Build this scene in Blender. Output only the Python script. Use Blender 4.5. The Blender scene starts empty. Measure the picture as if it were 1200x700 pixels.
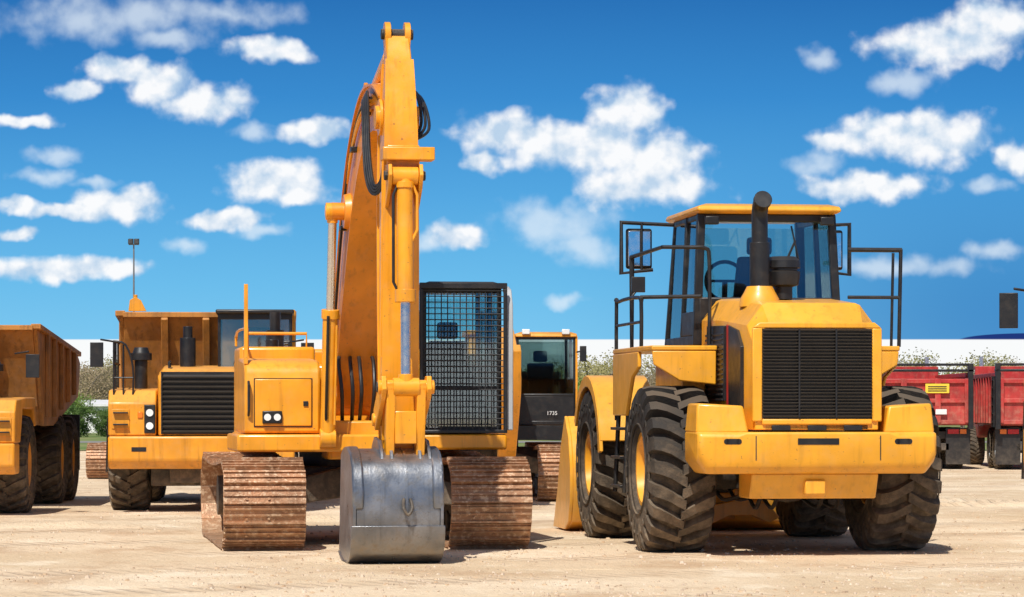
import bpy, bmesh, math, random
from mathutils import Vector, Matrix, noise
random.seed(7)
R=math.radians
scene=bpy.context.scene
COL=scene.collection
# ------------------------------------------------------------------ node helpers
class NT:
    def __init__(s,nt): s.nt=nt; nt.nodes.clear()
    def n(s,t,**k):
        nd=s.nt.nodes.new(t)
        for a,b in k.items(): setattr(nd,a,b)
        return nd
    def l(s,a,b): s.nt.links.new(a,b)
    def put(s,v,sock):
        if isinstance(v,bpy.types.NodeSocket): s.l(v,sock)
        else: sock.default_value=v
    def math(s,op,a,b=0.0,c=None,clamp=False):
        nd=s.n('ShaderNodeMath',operation=op); nd.use_clamp=clamp
        s.put(a,nd.inputs[0]); s.put(b,nd.inputs[1])
        if c is not None: s.put(c,nd.inputs[2])
        return nd.outputs[0]
    def vmath(s,op,a,b=None,c=None):
        nd=s.n('ShaderNodeVectorMath',operation=op)
        s.put(a,nd.inputs[0])
        if b is not None: s.put(b,nd.inputs[1])
        if c is not None: s.put(c,nd.inputs[2])
        return nd
    def mix(s,f,a,b):
        nd=s.n('ShaderNodeMix',data_type='RGBA')
        s.put(f,nd.inputs[0])
        for v,i in ((a,6),(b,7)):
            if isinstance(v,tuple) and len(v)==3: v=v+(1,)
            s.put(v,nd.inputs[i])
        return nd.outputs[2]
    def smooth(s,v,a,b,o0=0.0,o1=1.0,t='SMOOTHSTEP'):
        nd=s.n('ShaderNodeMapRange',interpolation_type=t)
        s.put(v,nd.inputs[0]); nd.inputs[1].default_value=a; nd.inputs[2].default_value=b
        nd.inputs[3].default_value=o0; nd.inputs[4].default_value=o1
        return nd.outputs[0]
    def noise(s,vec,scale,detail=4,rough=.55):
        nd=s.n('ShaderNodeTexNoise'); nd.inputs['Scale'].default_value=scale
        nd.inputs['Detail'].default_value=detail; nd.inputs['Roughness'].default_value=rough
        if vec is not None: s.l(vec,nd.inputs['Vector'])
        return nd
DUST=(0.50,0.37,0.24)
def mk(name,col,rough=.45,metal=0.0,var=.12,nscale=2.5,dust=.25,dustz=1.0,bump=0.0,bscale=40,coat=0.0,col2=None,c2=(.5,.65),dustall=.06,spec=.5,streak=0.0,chips=0.0):
    m=bpy.data.materials.new(name); m.use_nodes=True
    t=NT(m.node_tree)
    tc=t.n('ShaderNodeTexCoord'); geo=t.n('ShaderNodeNewGeometry')
    n1=t.noise(tc.outputs['Object'],nscale,3)
    f=t.smooth(n1.outputs[0],.3,.7)
    dark=tuple(c*(1-var) for c in col); lite=tuple(min(1,c*(1+var*.5)) for c in col)
    c=t.mix(f,dark,lite)
    if col2:
        n3=t.noise(tc.outputs['Object'],nscale*4,4,.65)
        c=t.mix(t.smooth(n3.outputs[0],c2[0],c2[1]),c,col2)
    if streak>0:
        mp=t.n('ShaderNodeMapping'); mp.inputs['Scale'].default_value=(9,9,.7); t.l(tc.outputs['Object'],mp.inputs[0])
        ns=t.noise(mp.outputs[0],1.6,3,.6)
        c=t.mix(t.math('MULTIPLY',t.smooth(ns.outputs[0],.50,.75),streak),c,tuple(q*.35 for q in col))
    if chips>0:
        nc=t.noise(tc.outputs['Object'],30,2,.5)
        c=t.mix(t.math('MULTIPLY',t.smooth(nc.outputs[0],.70,.74),chips),c,(.10,.06,.035))
    sep=t.n('ShaderNodeSeparateXYZ'); t.l(geo.outputs['Position'],sep.inputs[0])
    n2=t.noise(tc.outputs['Object'],7,4,.7)
    if dust>0:
        h=t.smooth(sep.outputs[2],0.0,dustz,1.0,0.0)
        d=t.math('MULTIPLY',h,t.smooth(n2.outputs[0],.3,.7,.3,1.0))
        d=t.math('MULTIPLY',d,dust*1.6)
        d=t.math('ADD',d,t.math('MULTIPLY',t.smooth(n2.outputs[0],.45,.8),dustall*2),clamp=True)
        sn=t.n('ShaderNodeSeparateXYZ'); t.l(geo.outputs['Normal'],sn.inputs[0])
        up=t.math('MULTIPLY',t.smooth(sn.outputs[2],.5,1.0),dust*.8)
        d=t.math('MAXIMUM',d,up)
        c=t.mix(d,c,DUST)
    b=t.n('ShaderNodeBsdfPrincipled'); o=t.n('ShaderNodeOutputMaterial')
    t.l(c,b.inputs['Base Color']); b.inputs['Metallic'].default_value=metal
    t.l(t.smooth(n2.outputs[0],.2,.8,max(.02,rough-.08),rough+.12),b.inputs['Roughness'])
    b.inputs['Coat Weight'].default_value=coat; b.inputs['Coat Roughness'].default_value=.15
    b.inputs['Specular IOR Level'].default_value=spec
    if bump>0:
        bp=t.n('ShaderNodeBump'); bp.inputs['Strength'].default_value=bump; bp.inputs['Distance'].default_value=.02
        n4=t.noise(tc.outputs['Object'],bscale,3); t.l(n4.outputs[0],bp.inputs['Height']); t.l(bp.outputs[0],b.inputs['Normal'])
    t.l(b.outputs[0],o.inputs[0])
    return m
YEL=mk('yellow_paint',(.86,.345,.010),.36,coat=.28,var=.13,dust=.13,streak=.38,chips=.6)
YLO=mk('loader_yellow_paint',(.85,.385,.022),.38,coat=.22,var=.11,dust=.14,streak=.28,chips=.5)
ORG=mk('boom_orange_paint',(.76,.255,.006),.4,coat=.22,var=.15,dust=.08,streak=.4,chips=.5)
YTR=mk('truck_yellow_paint',(.78,.31,.014),.45,coat=.1,var=.16,dust=.22,streak=.42,chips=.5)
BRB=mk('worn_bed_paint',(.46,.18,.026),.6,var=.35,dust=.28,dustz=3.0,streak=.65,nscale=3,chips=.6)
BLK=mk('black_paint',(.012,.012,.013),.4,var=.2,dust=.08,dustall=.02)
GRL=mk('guard_wire_paint',(.018,.018,.019),.5,var=.2,dust=.0)
DRK=mk('dark_greasy_steel',(.026,.024,.022),.6,var=.3,dust=.3,bump=.3)
RUB=mk('tyre_rubber',(.023,.020,.018),.8,var=.25,dust=.26,dustz=1.5,bump=.35,bscale=60,dustall=.04,spec=.33)
RST=mk('rusty_track_steel',(.40,.185,.085),.5,metal=.3,var=.35,dust=.25,nscale=5,col2=(.60,.41,.26),bump=.4,dustz=1.2)
STL=mk('bucket_steel',(.29,.305,.33),.33,metal=.8,var=.35,dust=.22,nscale=3.5,col2=(.20,.195,.19),c2=(.42,.78),dustz=.4,bump=.10,streak=.5,chips=.3)
CHR=mk('chrome_rod',(.75,.73,.70),.25,metal=1,var=.05,dust=0,dustall=0)
RED=mk('red_paint',(.45,.030,.026),.5,var=.3,dust=.28,dustz=2.2,streak=.4,dustall=.10)
DRD=mk('red_reflection_tint',(.40,.02,.015),.4,dust=0)  # red tint of a reflection, put into the colour
GRY=mk('light_grey_paint',(.42,.44,.45),.45,var=.12,dust=.1)
POL=mk('galvanised_pole',(.14,.145,.15),.5,var=.12,dust=0)
SEAT=mk('seat_fabric',(.03,.03,.035),.9,dust=0,dustall=0)
LGT=mk('lamp_lens',(.8,.8,.78),.12,dust=0,dustall=0,coat=.5)
AMB=mk('amber_lens',(.8,.18,.01),.2,dust=0,dustall=0)
REDL=mk('red_lens',(.5,.01,.01),.2,dust=0,dustall=0)
WHT=mk('white_paint',(.75,.75,.73),.5,dust=.1)
PLAC=mk('yellow_placard',(.85,.6,.05),.5,dust=0)
def glassmat(name,tint,refl):
    m=bpy.data.materials.new(name); m.use_nodes=True; t=NT(m.node_tree)
    tr=t.n('ShaderNodeBsdfTransparent'); tr.inputs[0].default_value=tint+(1,)
    gl=t.n('ShaderNodeBsdfGlossy'); gl.inputs['Roughness'].default_value=.03; gl.inputs[0].default_value=(.9,.95,1,1)
    fr=t.n('ShaderNodeFresnel'); fr.inputs[0].default_value=1.5
    f=t.math('ADD',fr.outputs[0],refl,clamp=True)
    mx=t.n('ShaderNodeMixShader'); t.l(f,mx.inputs[0]); t.l(tr.outputs[0],mx.inputs[1]); t.l(gl.outputs[0],mx.inputs[2])
    o=t.n('ShaderNodeOutputMaterial'); t.l(mx.outputs[0],o.inputs[0]); return m
GLS=glassmat('cab_glass',(.84,.92,.90),.08)
GLD=glassmat('tinted_glass',(.60,.70,.68),.12)
MIR=mk('mirror_glass',(.85,.87,.9),.05,metal=1,dust=0,dustall=0,var=0)
# ------------------------------------------------------------------ mesh builder
class MB:
    def __init__(s,M=None): s.v=[]; s.f=[]; s.M=M
    def add(s,vs,fs):
        o=len(s.v)
        for v in vs:
            v=Vector(v)
            if s.M is not None: v=s.M@v
            s.v.append(v)
        s.f+=[[i+o for i in f] for f in fs]; return s
    def hexa(s,p):
        return s.add(p,[(0,1,2,3),(4,5,6,7),(0,1,5,4),(1,2,6,5),(2,3,7,6),(3,0,4,7)])
    def box(s,x0,x1,y0,y1,z0,z1,M=None):
        p=[(x0,y0,z0),(x1,y0,z0),(x1,y1,z0),(x0,y1,z0),(x0,y0,z1),(x1,y0,z1),(x1,y1,z1),(x0,y1,z1)]
        if M is not None: p=[M@Vector(q) for q in p]
        return s.hexa(p)
    def prism(s,pts,a0,a1,axis='x'):
        n=len(pts)
        def mk3(u,w,a): return {'x':(a,u,w),'y':(u,a,w),'z':(u,w,a)}[axis]
        vs=[mk3(u,w,a0) for u,w in pts]+[mk3(u,w,a1) for u,w in pts]
        fs=[tuple(range(n)),tuple(range(n,2*n))]+[(i,(i+1)%n,(i+1)%n+n,i+n) for i in range(n)]
        return s.add(vs,fs)
    def loft(s,secs,cap=True):
        n=len(secs[0]); vs=[p for q in secs for p in q]; fs=[]
        for k in range(len(secs)-1):
            for i in range(n):
                j=(i+1)%n; fs.append((k*n+i,k*n+j,(k+1)*n+j,(k+1)*n+i))
        if cap: fs+= [tuple(range(n)),tuple(range((len(secs)-1)*n,len(secs)*n))]
        return s.add(vs,fs)
    def cyl(s,p0,p1,r0,r1=None,n=20):
        if r1 is None: r1=r0
        p0=Vector(p0);p1=Vector(p1); d=(p1-p0).normalized(); q=d.to_track_quat('Z','Y').to_matrix()
        rings=[]
        for p,r in((p0,r0),(p1,r1)):
            rings.append([p+q@Vector((r*math.cos(2*math.pi*i/n),r*math.sin(2*math.pi*i/n),0)) for i in range(n)])
        return s.loft(rings)
    def tube(s,pts,r,n=8):
        pts=[Vector(p) for p in pts]; rings=[]; m=len(pts)
        up=None
        for i,p in enumerate(pts):
            a=pts[i-1] if i>0 else p; b=pts[i+1] if i<m-1 else p
            d=(b-a).normalized()
            if up is None:
                up=Vector((0,0,1)) if abs(d.z)<.9 else Vector((0,1,0))
            x=up.cross(d)
            if x.length<1e-4: x=Vector((1,0,0)).cross(d)
            x.normalize(); y=d.cross(x); up=y
            k=1.0
            if 0<i<m-1:
                c=(p-a).normalized().dot((b-p).normalized()); k=min(1.4,1/math.sqrt(max(.3,(1+c)/2)))
            rings.append([p+x*(r*k*math.cos(2*math.pi*j/n))+y*(r*k*math.sin(2*math.pi*j/n)) for j in range(n)])
        return s.loft(rings)
    def lathe(s,prof,c,n=48,axis='x',closed=True):
        c=Vector(c); rings=[]
        for i in range(n):
            t=2*math.pi*i/n; co,si=math.cos(t),math.sin(t)
            if axis=='x': rings.append([c+Vector((a,r*co,r*si)) for a,r in prof])
            elif axis=='z': rings.append([c+Vector((r*co,r*si,a)) for a,r in prof])
            else: rings.append([c+Vector((r*co,a,r*si)) for a,r in prof])
        m=len(prof); vs=[p for q in rings for p in q]; fs=[]
        for k in range(n):
            k2=(k+1)%n
            for i in range(m if closed else m-1):
                j=(i+1)%m; fs.append((k*m+i,k*m+j,k2*m+j,k2*m+i))
        return s.add(vs,fs)
    def arc(s,yc,zc,r,a0,a1,th,x0,x1,n=14):
        secs=[]
        for i in range(n+1):
            a=R(a0+(a1-a0)*i/n); c,si=math.cos(a),math.sin(a)
            secs.append([(x0,yc+r*c,zc+r*si),(x1,yc+r*c,zc+r*si),(x1,yc+(r+th)*c,zc+(r+th)*si),(x0,yc+(r+th)*c,zc+(r+th)*si)])
        return s.loft(secs)
def smoothpath(pts,n=6):
    pts=[Vector(p) for p in pts]; out=[]
    P=[pts[0]]+pts+[pts[-1]]
    for i in range(1,len(P)-2):
        for k in range(n):
            t=k/n; a,b,c,d=P[i-1],P[i],P[i+1],P[i+2]
            out.append(.5*((2*b)+(c-a)*t+(2*a-5*b+4*c-d)*t*t+(3*b-a-3*c+d)*t**3))
    out.append(pts[-1]); return out
def mesh_of(name,mb,mat,sharp=38):
    me=bpy.data.meshes.new(name); me.from_pydata([tuple(v) for v in mb.v],[],mb.f)
    bm=bmesh.new(); bm.from_mesh(me); bmesh.ops.recalc_face_normals(bm,faces=bm.faces); bm.to_mesh(me); bm.free()
    me.polygons.foreach_set('use_smooth',[True]*len(me.polygons))
    me.set_sharp_from_angle(angle=R(sharp))
    me.materials.append(mat); return me
def part(name,mb,mat,parent,bev=.008,label=None,loc=None,sharp=38):
    me=mb if isinstance(mb,bpy.types.Mesh) else mesh_of(name,mb,mat,sharp)
    o=bpy.data.objects.new(name,me); COL.objects.link(o)
    if parent is not None: o.parent=parent
    if loc is not None: o.location=loc
    if bev>0:
        b=o.modifiers.new('Bevel','BEVEL'); b.width=bev; b.segments=2; b.limit_method='ANGLE'; b.angle_limit=R(40)
    if label: o['label']=label
    return o
def thing(name,label,cat,loc,rot=0,group=None,scale=1):
    o=bpy.data.objects.new(name,None); COL.objects.link(o); o.empty_display_size=.3
    o.location=loc; o.rotation_euler=(0,0,R(rot)); o.scale=(scale,)*3
    o['label']=label; o['category']=cat
    if group: o['group']=group
    return o
def copy_thing(root,loc,rot,label=None,scale=None,skip=()):
    def rec(o,par):
        c=o.copy(); COL.objects.link(c); c.parent=par
        for k in list(o.children):
            if not k.name.startswith(skip or ('\0',)): rec(k,c)
        return c
    c=rec(root,None); c.location=loc; c.rotation_euler=(0,0,R(rot))
    if scale: c.scale=scale if isinstance(scale,tuple) else (scale,)*3
    if label: c['label']=label
    return c
def srt(a,b): return (a,b) if a<b else (b,a)
# ------------------------------------------------------------------ wheels
def tyre_mesh(Rr,w,rimr,nl=22,lug=.045,lugw=.45):
    mb=MB(); h=w/2
    rb=Rr-lug
    prof=[(-h*.80,rimr),(-h*.96,rimr+.05),(-h,rimr+(Rr-rimr)*.45),(-h*.97,rb-.10),(-h*.86,rb-.035),(-h*.55,rb),(0,rb+.008),(h*.55,rb),(h*.86,rb-.035),(h*.97,rb-.10),(h,rimr+(Rr-rimr)*.45),(h*.96,rimr+.05),(h*.80,rimr),(h*.6,rimr-.01),(-h*.6,rimr-.01)]
    mb.lathe(prof,(0,0,0),64)
    for s in(-1,1):
        for rr in(rimr+.09,rimr+(Rr-rimr)*.62):
            mb.lathe([(s*h*.985,rr-.012),(s*(h+.008),rr),(s*h*.985,rr+.012)],(0,0,0),64)
    pitch=2*math.pi/nl
    for sd in(-1,1):
        for k in range(nl):
            a=k*pitch+(pitch*.5 if sd>0 else 0)
            secs=[]
            for x,da,rt,rl in((h*1.02,0,Rr-.15,rb-.19),(h*.98,.006,Rr-.07,rb-.12),(h*.90,.015,Rr-.02,rb-.06),(h*.70,.035,Rr,rb-.03),(h*.42,.085,Rr+.003,rb-.02),(h*.18,.145,Rr+.004,rb-.02),(-h*.06,.20,Rr+.002,rb-.02)):
                hw=pitch*lugw*.5*(1.0 if x>h*.5 else .86)
                q=[]
                for rr,s2 in((rl,-1),(rl,1),(rt,1),(rt,-1)):
                    aa=a+da+s2*hw*(1 if rr==rl else .84)
                    q.append((sd*x,rr*math.cos(aa),rr*math.sin(aa)))
                secs.append(q)
            mb.loft(secs)
    return mesh_of('tyre',mb,RUB,30)
def rim_mesh(rimr,w,mat,name='rim'):
    mb=MB(); h=w/2
    prof=[(-h*.82,rimr+.012),(-h*.86,rimr+.012),(-h*.86,rimr-.03),(-h*.7,rimr-.05),(-h*.35,rimr-.09),(-h*.30,rimr*.45),(-h*.1,rimr*.45),(-h*.1,rimr-.02),(h*.8,rimr-.02),(h*.8,rimr+.005)]
    mb.lathe(prof,(0,0,0),40)
    return mesh_of(name,mb,mat,30)
def hub_mesh(rimr,w,mat):
    mb=MB(); h=w/2
    mb.cyl((-h*.62,0,0),(h*.5,0,0),rimr*.36,rimr*.46,24)
    mb.cyl((-h*.72,0,0),(-h*.6,0,0),rimr*.2,rimr*.26,20)
    for k in range(12):
        a=k*math.pi/6; c,s_=math.cos(a)*rimr*.62,math.sin(a)*rimr*.62
        mb.cyl((-h*.42,c,s_),(-h*.3,c,s_),.02,.02,6)
    mb.lathe([(-h*.33,rimr*.3),(-h*.33,rimr*.8),(-h*.25,rimr*.8),(-h*.25,rimr*.3)],(0,0,0),32)
    return mesh_of('wheel',mb,mat,30)
def wheelset(parent,specs,Rr,w,rimr,rimmat,hubmat,nl=22,lug=.045,lugw=.45):
    tm=tyre_mesh(Rr,w,rimr,nl,lug,lugw); rm=rim_mesh(rimr,w,rimmat); hm=hub_mesh(rimr,w,hubmat)
    for x,y in specs:
        o=part('wheel',hm,None,parent,0,loc=(x,y,Rr-.01))
        if x>0: o.rotation_euler=(0,0,math.pi)
        t=part('tyre',tm,None,o,0); t.rotation_euler=(random.random()*6,0,0)
        part('rim',rm,None,o,0)
# ------------------------------------------------------------------ WHEEL LOADER
def wheel_loader():
    root=thing('wheel_loader','Yellow wheel loader parked on dirt with black rear grille','wheel loader',(2.70,30.0,0),7.6)
    wheelset(root,[(-1.13,0),(1.13,0),(-1.13,3.3),(1.13,3.3)],.83,.66,.36,YLO,YLO,22,.085,.60)
    mb=MB(); mb.box(-.48,.48,-1.1,2.0,.62,1.2).box(-.42,.42,2.15,4.0,.55,1.35)
    mb.cyl((-.9,0,.82),(.9,0,.82),.2).cyl((-.9,3.3,.82),(.9,3.3,.82),.2).cyl((0,-.35,.82),(0,.35,.82),.33).cyl((0,2.95,.82),(0,3.65,.82),.33)
    mb.cyl((0,2.1,.55),(0,2.1,1.35),.16)
    part('chassis',mb,DRK,root,.015)
    f=-1.62
    mb=MB()
    def cwsec(y,zl,k,top):
        X=1.165-k
        return [(-X+.10,y,zl),(X-.10,y,zl),(X,y,zl+.13),(X,y,top),(.78,y,top),(.70,y,1.20),(-.70,y,1.20),(-.78,y,top),(-X,y,top),(-X,y,zl+.13)]
    mb.loft([cwsec(f,.92,.03,1.17),cwsec(f+.03,.86,0,1.19),cwsec(f+.10,.80,0,1.205),cwsec(-.95,.80,0,1.205)])
    for s in(-1,1):
        a,b=s*.66,s*1.165
        mb.hexa([(a,f+.06,1.19),(b,f+.10,1.19),(b,-.95,1.19),(a,-.95,1.19),(a+s*.05,f+.09,1.45),(b-s*.02,f+.15,1.475),(b-s*.02,-1.0,1.475),(a+s*.05,-1.0,1.45)])
    cw=part('counterweight',mb,YLO,root,.022)
    mb=MB(); mb.prism([(-1.5,.80),(-1.38,.56),(-.9,.56),(-.9,.80)],-.62,.62)
    mb.box(-.10,.10,-1.50,-1.38,.60,.74)
    part('hitch_bracket',mb,YLO,root,.015)
    for s in(-1,1):
        mb=MB(); mb.cyl((s*.83-.06,f-.004,1.11),(s*.83-.06,f+.02,1.11),.026).cyl((s*.83+.06,f-.004,1.11),(s*.83+.06,f+.02,1.11),.026).box(s*.83-.06,s*.83+.06,f-.004,f+.02,1.084,1.136)
        part('tie_down_slot',mb,BLK,cw,0)
        mb=MB(); mb.box(*srt(s*.60,s*.61),f-.003,f+.004,.93,1.165); part('casting_line',mb,DRK,cw,0)
    mb=MB(); mb.box(-.2,.2,f-.005,f+.02,1.08,1.14); part('latch_recess',mb,BLK,cw,0)
    # hood
    mb=MB()
    y0=-1.55
    secs=[]
    for y,hw,zt in((y0,.60,2.21),(y0+.24,.63,2.44),(-.2,.665,2.52),(.55,.70,2.54)):
        secs.append([(-hw,y,1.22),(hw,y,1.22),(hw,y,zt-.22),(hw-.045,y,zt-.16),(hw-.15,y,zt-.02),(hw-.20,y,zt),(-hw+.20,y,zt),(-hw+.15,y,zt-.02),(-hw+.045,y,zt-.16),(-hw,y,zt-.22)])
    mb.loft(secs); hood=part('engine_hood',mb,YLO,root,.010,sharp=25)
    mb=MB(); mb.box(-.63,-.535,y0-.03,y0+.02,1.30,2.19).box(.535,.63,y0-.03,y0+.02,1.30,2.19).box(-.535,.535,y0-.03,y0+.02,1.27,1.325).prism([(-.63,2.19),(.63,2.19),(.56,2.245),(-.56,2.245)],y0-.03,y0+.02,'y')
    part('grille_surround',mb,YLO,hood,.012)
    mb=MB(); mb.box(-.535,.535,y0-.012,y0+.0,1.33,2.185)
    for i in range(27):
        z=1.345+i*.0315; mb.prism([(y0-.04,z),(y0-.012,z+.014),(y0-.012,z+.02),(y0-.045,z+.006)],-.53,.53)
    for x in(-.18,.18): mb.box(x-.008,x+.008,y0-.048,y0-.01,1.34,2.18)
    part('grille',mb,BLK,hood,0)
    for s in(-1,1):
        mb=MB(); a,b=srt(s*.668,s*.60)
        mb.prism([(-1.20,1.42),(-1.20,2.02),(-1.02,2.18),(-.62,2.24),(-.62,1.42)],a,b)
        part('side_panel',mb,BLK,hood,.004)
        mb=MB(); mb.prism([(-.595,1.42),(-.595,2.24),(-.53,2.25),(-.53,1.42)],a,b); part('side_reflection_strip',mb,DRD,hood,0)  # red strip painted in for the reddish reflection along the hood side
        a,b=srt(s*.69,s*.60)
        mb=MB(); mb.prism([(-.5,1.5),(-.5,2.24),(.42,2.26),(.42,1.5)],a,b)
        for i in range(14):
            z=1.5+i*.05; mb.box(*srt(s*.68,s*.70),-.46,.38,z,z+.02)
        part('side_vent',mb,BLK,hood,.004)
    mb=MB(); mb.box(-.5,.5,y0-.0,y0+.01,1.225,1.27)
    for x in(-.35,0,.35): mb.box(x-.09,x+.09,y0-.02,y0,1.215,1.262)
    part('lower_grille',mb,BLK,hood,.003)
    mb=MB(); mb.lathe([(2.42,.20),(2.50,.19),(2.56,.155),(2.62,.125),(2.62,.0),(2.42,0)],(-.37,-.7,0),28,'z',False)
    part('exhaust_base',mb,YLO,hood,0)
    pts=smoothpath([(-.37,-.7,2.58),(-.37,-.7,3.15),(-.37,-.7,3.32),(-.37,-.74,3.41),(-.37,-.85,3.46)],5)
    mb=MB(); mb.tube(pts,.080,20); mb.cyl((-.37,-.7,2.6),(-.37,-.7,3.05),.098)
    a=Vector(pts[-1]); d=(pts[-1]-pts[-2]).normalized()
    mb.cyl(a-d*.04,a+d*.015,.090,.090)
    part('exhaust_pipe',mb,BLK,hood,.004)
    mb=MB(); mb.lathe([(2.5,.0),(2.5,.09),(2.62,.09),(2.64,.15),(2.74,.165),(2.77,.165),(2.78,.14),(2.80,.14),(2.81,.17),(2.88,.165),(2.92,.12),(2.92,0)],(-.10,-.55,0),28,'z',False)
    part('air_precleaner',mb,BLK,hood,0)
    for s in(-1,1):
        w0=1.16 if s>0 else 1.36; w1=1.28 if s>0 else 1.40
        mb=MB()
        mb.add([(s*.70,-.25,2.0),(s*w0,-.25,2.0),(s*w1,.3,2.0),(s*w1,1.85,2.0),(s*.70,1.85,2.0),(s*.70,-.25,2.05),(s*w0,-.25,2.05),(s*w1,.3,2.05),(s*w1,1.85,2.05),(s*.70,1.85,2.05)],[(0,1,2,3,4),(5,6,7,8,9),(0,1,6,5),(1,2,7,6),(2,3,8,7),(3,4,9,8),(4,0,5,9)])
        mb.prism([(s*.71,1.998),(s*(w0-.005),1.998),(s*(w0-.02),1.86),(s*(w0-.28),1.70),(s*.71,1.66)],-.245,-.205,'y')
        a,b=srt(s*(w1-.04),s*w1); mb.prism([(.32,1.998),(.32,1.84),(.7,1.74),(1.05,1.35),(1.85,1.35),(1.85,1.998)],a,b)
        mb.box(*srt(s*.71,s*.95),.3,1.8,1.3,1.998)
        part('rear_fender',mb,YLO,root,.012)
    mb=MB()
    for s in(-1,1):
        x0,x1=srt(s*.82,s*1.45)
        mb.arc(3.3,.83,.93,25,165,.035,x0,x1)
        a,b=srt(s*1.42,s*1.46)
        mb.arc(3.3,.83,.84,28,172,.12,a,b)
    mb.box(-.85,.85,3.0,3.5,1.3,1.65)
    part('front_fender',mb,YLO,root,.006)
    for s in(-1,1):
        mb=MB()
        for y in(1.12,1.7): mb.tube([(s*1.4,y,.55),(s*1.36,y,1.4)],.025)
        for z in(.6,.9,1.2): mb.box(*srt(s*1.28,s*1.45),1.12,1.7,z,z+.03)
        part('access_ladder',mb,BLK,root,.003)
    mb=MB(); r=.020
    s=-1
    mb.tube(smoothpath([(s*.72,.05,2.07),(s*.72,.05,2.9),(s*.76,.05,3.03),(s*.9,.05,3.04),(s*1.2,.05,3.04)],3),r)
    mb.tube(smoothpath([(s*1.36,.35,2.05),(s*1.36,.35,2.45),(s*1.36,.5,2.55),(s*1.36,1.7,2.55),(s*1.36,1.85,2.45),(s*1.36,1.85,1.3)],4),r)
    mb.tube([(s*1.30,1.25,2.05),(s*1.30,1.25,3.0),(s*1.2,.05,3.04)],r)
    mb.tube([(s*1.36,.35,2.3),(s*1.36,1.85,2.3)],r*.8)
    mb.tube([(s*.8,.05,2.55),(s*1.36,.4,2.55)],r)
    part('handrail',mb,BLK,root,0)
    mb=MB()
    mb.tube([(.72,.12,3.03),(1.28,.12,3.03)],.024).tube([(1.27,.12,3.04),(1.25,.12,2.05)],.020).tube([(1.19,.12,3.0),(1.17,.12,2.05)],.015)
    mb.tube([(.72,.12,2.55),(1.26,.12,2.55)],.018)
    part('handrail',mb,BLK,root,0)
    # cab
    zb=2.07; zt=3.42; ya=.62; yb=2.2
    mb=MB()
    def post(x0,y0_,z0,x1,y1_,z1,w=.05):
        mb.hexa([(x0-w,y0_-w,z0),(x0+w,y0_-w,z0),(x0+w,y0_+w,z0),(x0-w,y0_+w,z0),(x1-w,y1_-w,z1),(x1+w,y1_-w,z1),(x1+w,y1_+w,z1),(x1-w,y1_+w,z1)])
    for s in(-1,1):
        post(s*.74,ya,zb,s*.68,ya+.06,zt,.042); post(s*.74,yb,zb,s*.66,yb-.12,zt,.036)
        post(s*.74,1.35,zb,s*.68,1.35,zt,.032)
        mb.box(*srt(s*.70,s*.77),ya,yb,zb,zb+.10)
        mb.box(*srt(s*.64,s*.70),ya+.05,yb-.1,zt-.06,zt)
        mb.box(*srt(s*.705,s*.76),ya+.03,1.33,2.17,2.42)
    mb.box(-.72,.72,ya-.04,ya+.03,zb,2.56); mb.box(-.66,.66,ya+.03,ya+.09,zt-.08,zt)
    mb.box(-.72,.72,yb-.03,yb+.04,zb,2.3)
    mb.box(-.70,.70,ya,yb,zb-.03,zb+.02)
    cab=part('cab',mb,BLK,root,.012)
    mb=MB(); mb.loft([[(-.71,ya-.08,zt),(.71,ya-.08,zt),(.71,yb+.05,zt),(-.71,yb+.05,zt)],[(-.755,ya-.12,zt+.025),(.755,ya-.12,zt+.025),(.755,yb+.10,zt+.025),(-.755,yb+.10,zt+.025)],[(-.74,ya-.10,zt+.07),(.74,ya-.10,zt+.07),(.74,yb+.06,zt+.07),(-.74,yb+.06,zt+.07)],[(-.64,ya,zt+.10),(.64,ya,zt+.10),(.64,yb,zt+.10),(-.64,yb,zt+.10)]])
    part('cab_roof',mb,YLO,cab,.015)
    mb=MB(); mb.hexa([(-.69,ya-.005,2.56),(.69,ya-.005,2.56),(.69,ya+.005,2.56),(-.69,ya+.005,2.56),(-.64,ya+.055,zt-.08),(.64,ya+.055,zt-.08),(.64,ya+.065,zt-.08),(-.64,ya+.065,zt-.08)])
    part('rear_window',mb,GLS,cab,0)
    mb=MB(); mb.tube([(.10,ya+.0,2.72),(.30,ya+.03,3.15)],.012,6).tube([(.33,ya+.01,2.95),(.26,ya+.045,3.3)],.009,6); part('window_wiper',mb,BLK,cab,0)
    mb=MB(); mb.hexa([(-.69,yb-.005,2.3),(.69,yb-.005,2.3),(.69,yb+.005,2.3),(-.69,yb+.005,2.3),(-.62,yb-.115,zt-.06),(.62,yb-.115,zt-.06),(.62,yb-.105,zt-.06),(-.62,yb-.105,zt-.06)])
    part('windscreen',mb,GLS,cab,0)
    for s in(-1,1):
        for (a,b) in((ya+.04,1.32),(1.38,yb-.06)):
            mb=MB(); mb.hexa([(s*.745,a,zb+.1),(s*.735,a,zb+.1),(s*.735,b,zb+.1),(s*.745,b,zb+.1),(s*.685,a+.04,zt-.05),(s*.675,a+.04,zt-.05),(s*.675,b-.06,zt-.05),(s*.685,b-.06,zt-.05)])
            part('side_window',mb,GLS,cab,0)
    mb=MB(); mb.box(-.26,.26,1.1,1.6,2.15,2.52).hexa([(-.25,1.08,2.5),(.25,1.08,2.5),(.25,1.22,2.5),(-.25,1.22,2.5),(-.22,.98,3.0),(.22,.98,3.0),(.22,1.10,3.0),(-.22,1.10,3.0)]).box(-.13,.13,.97,1.06,3.02,3.2)
    part('seat',mb,SEAT,cab,.03)
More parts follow.
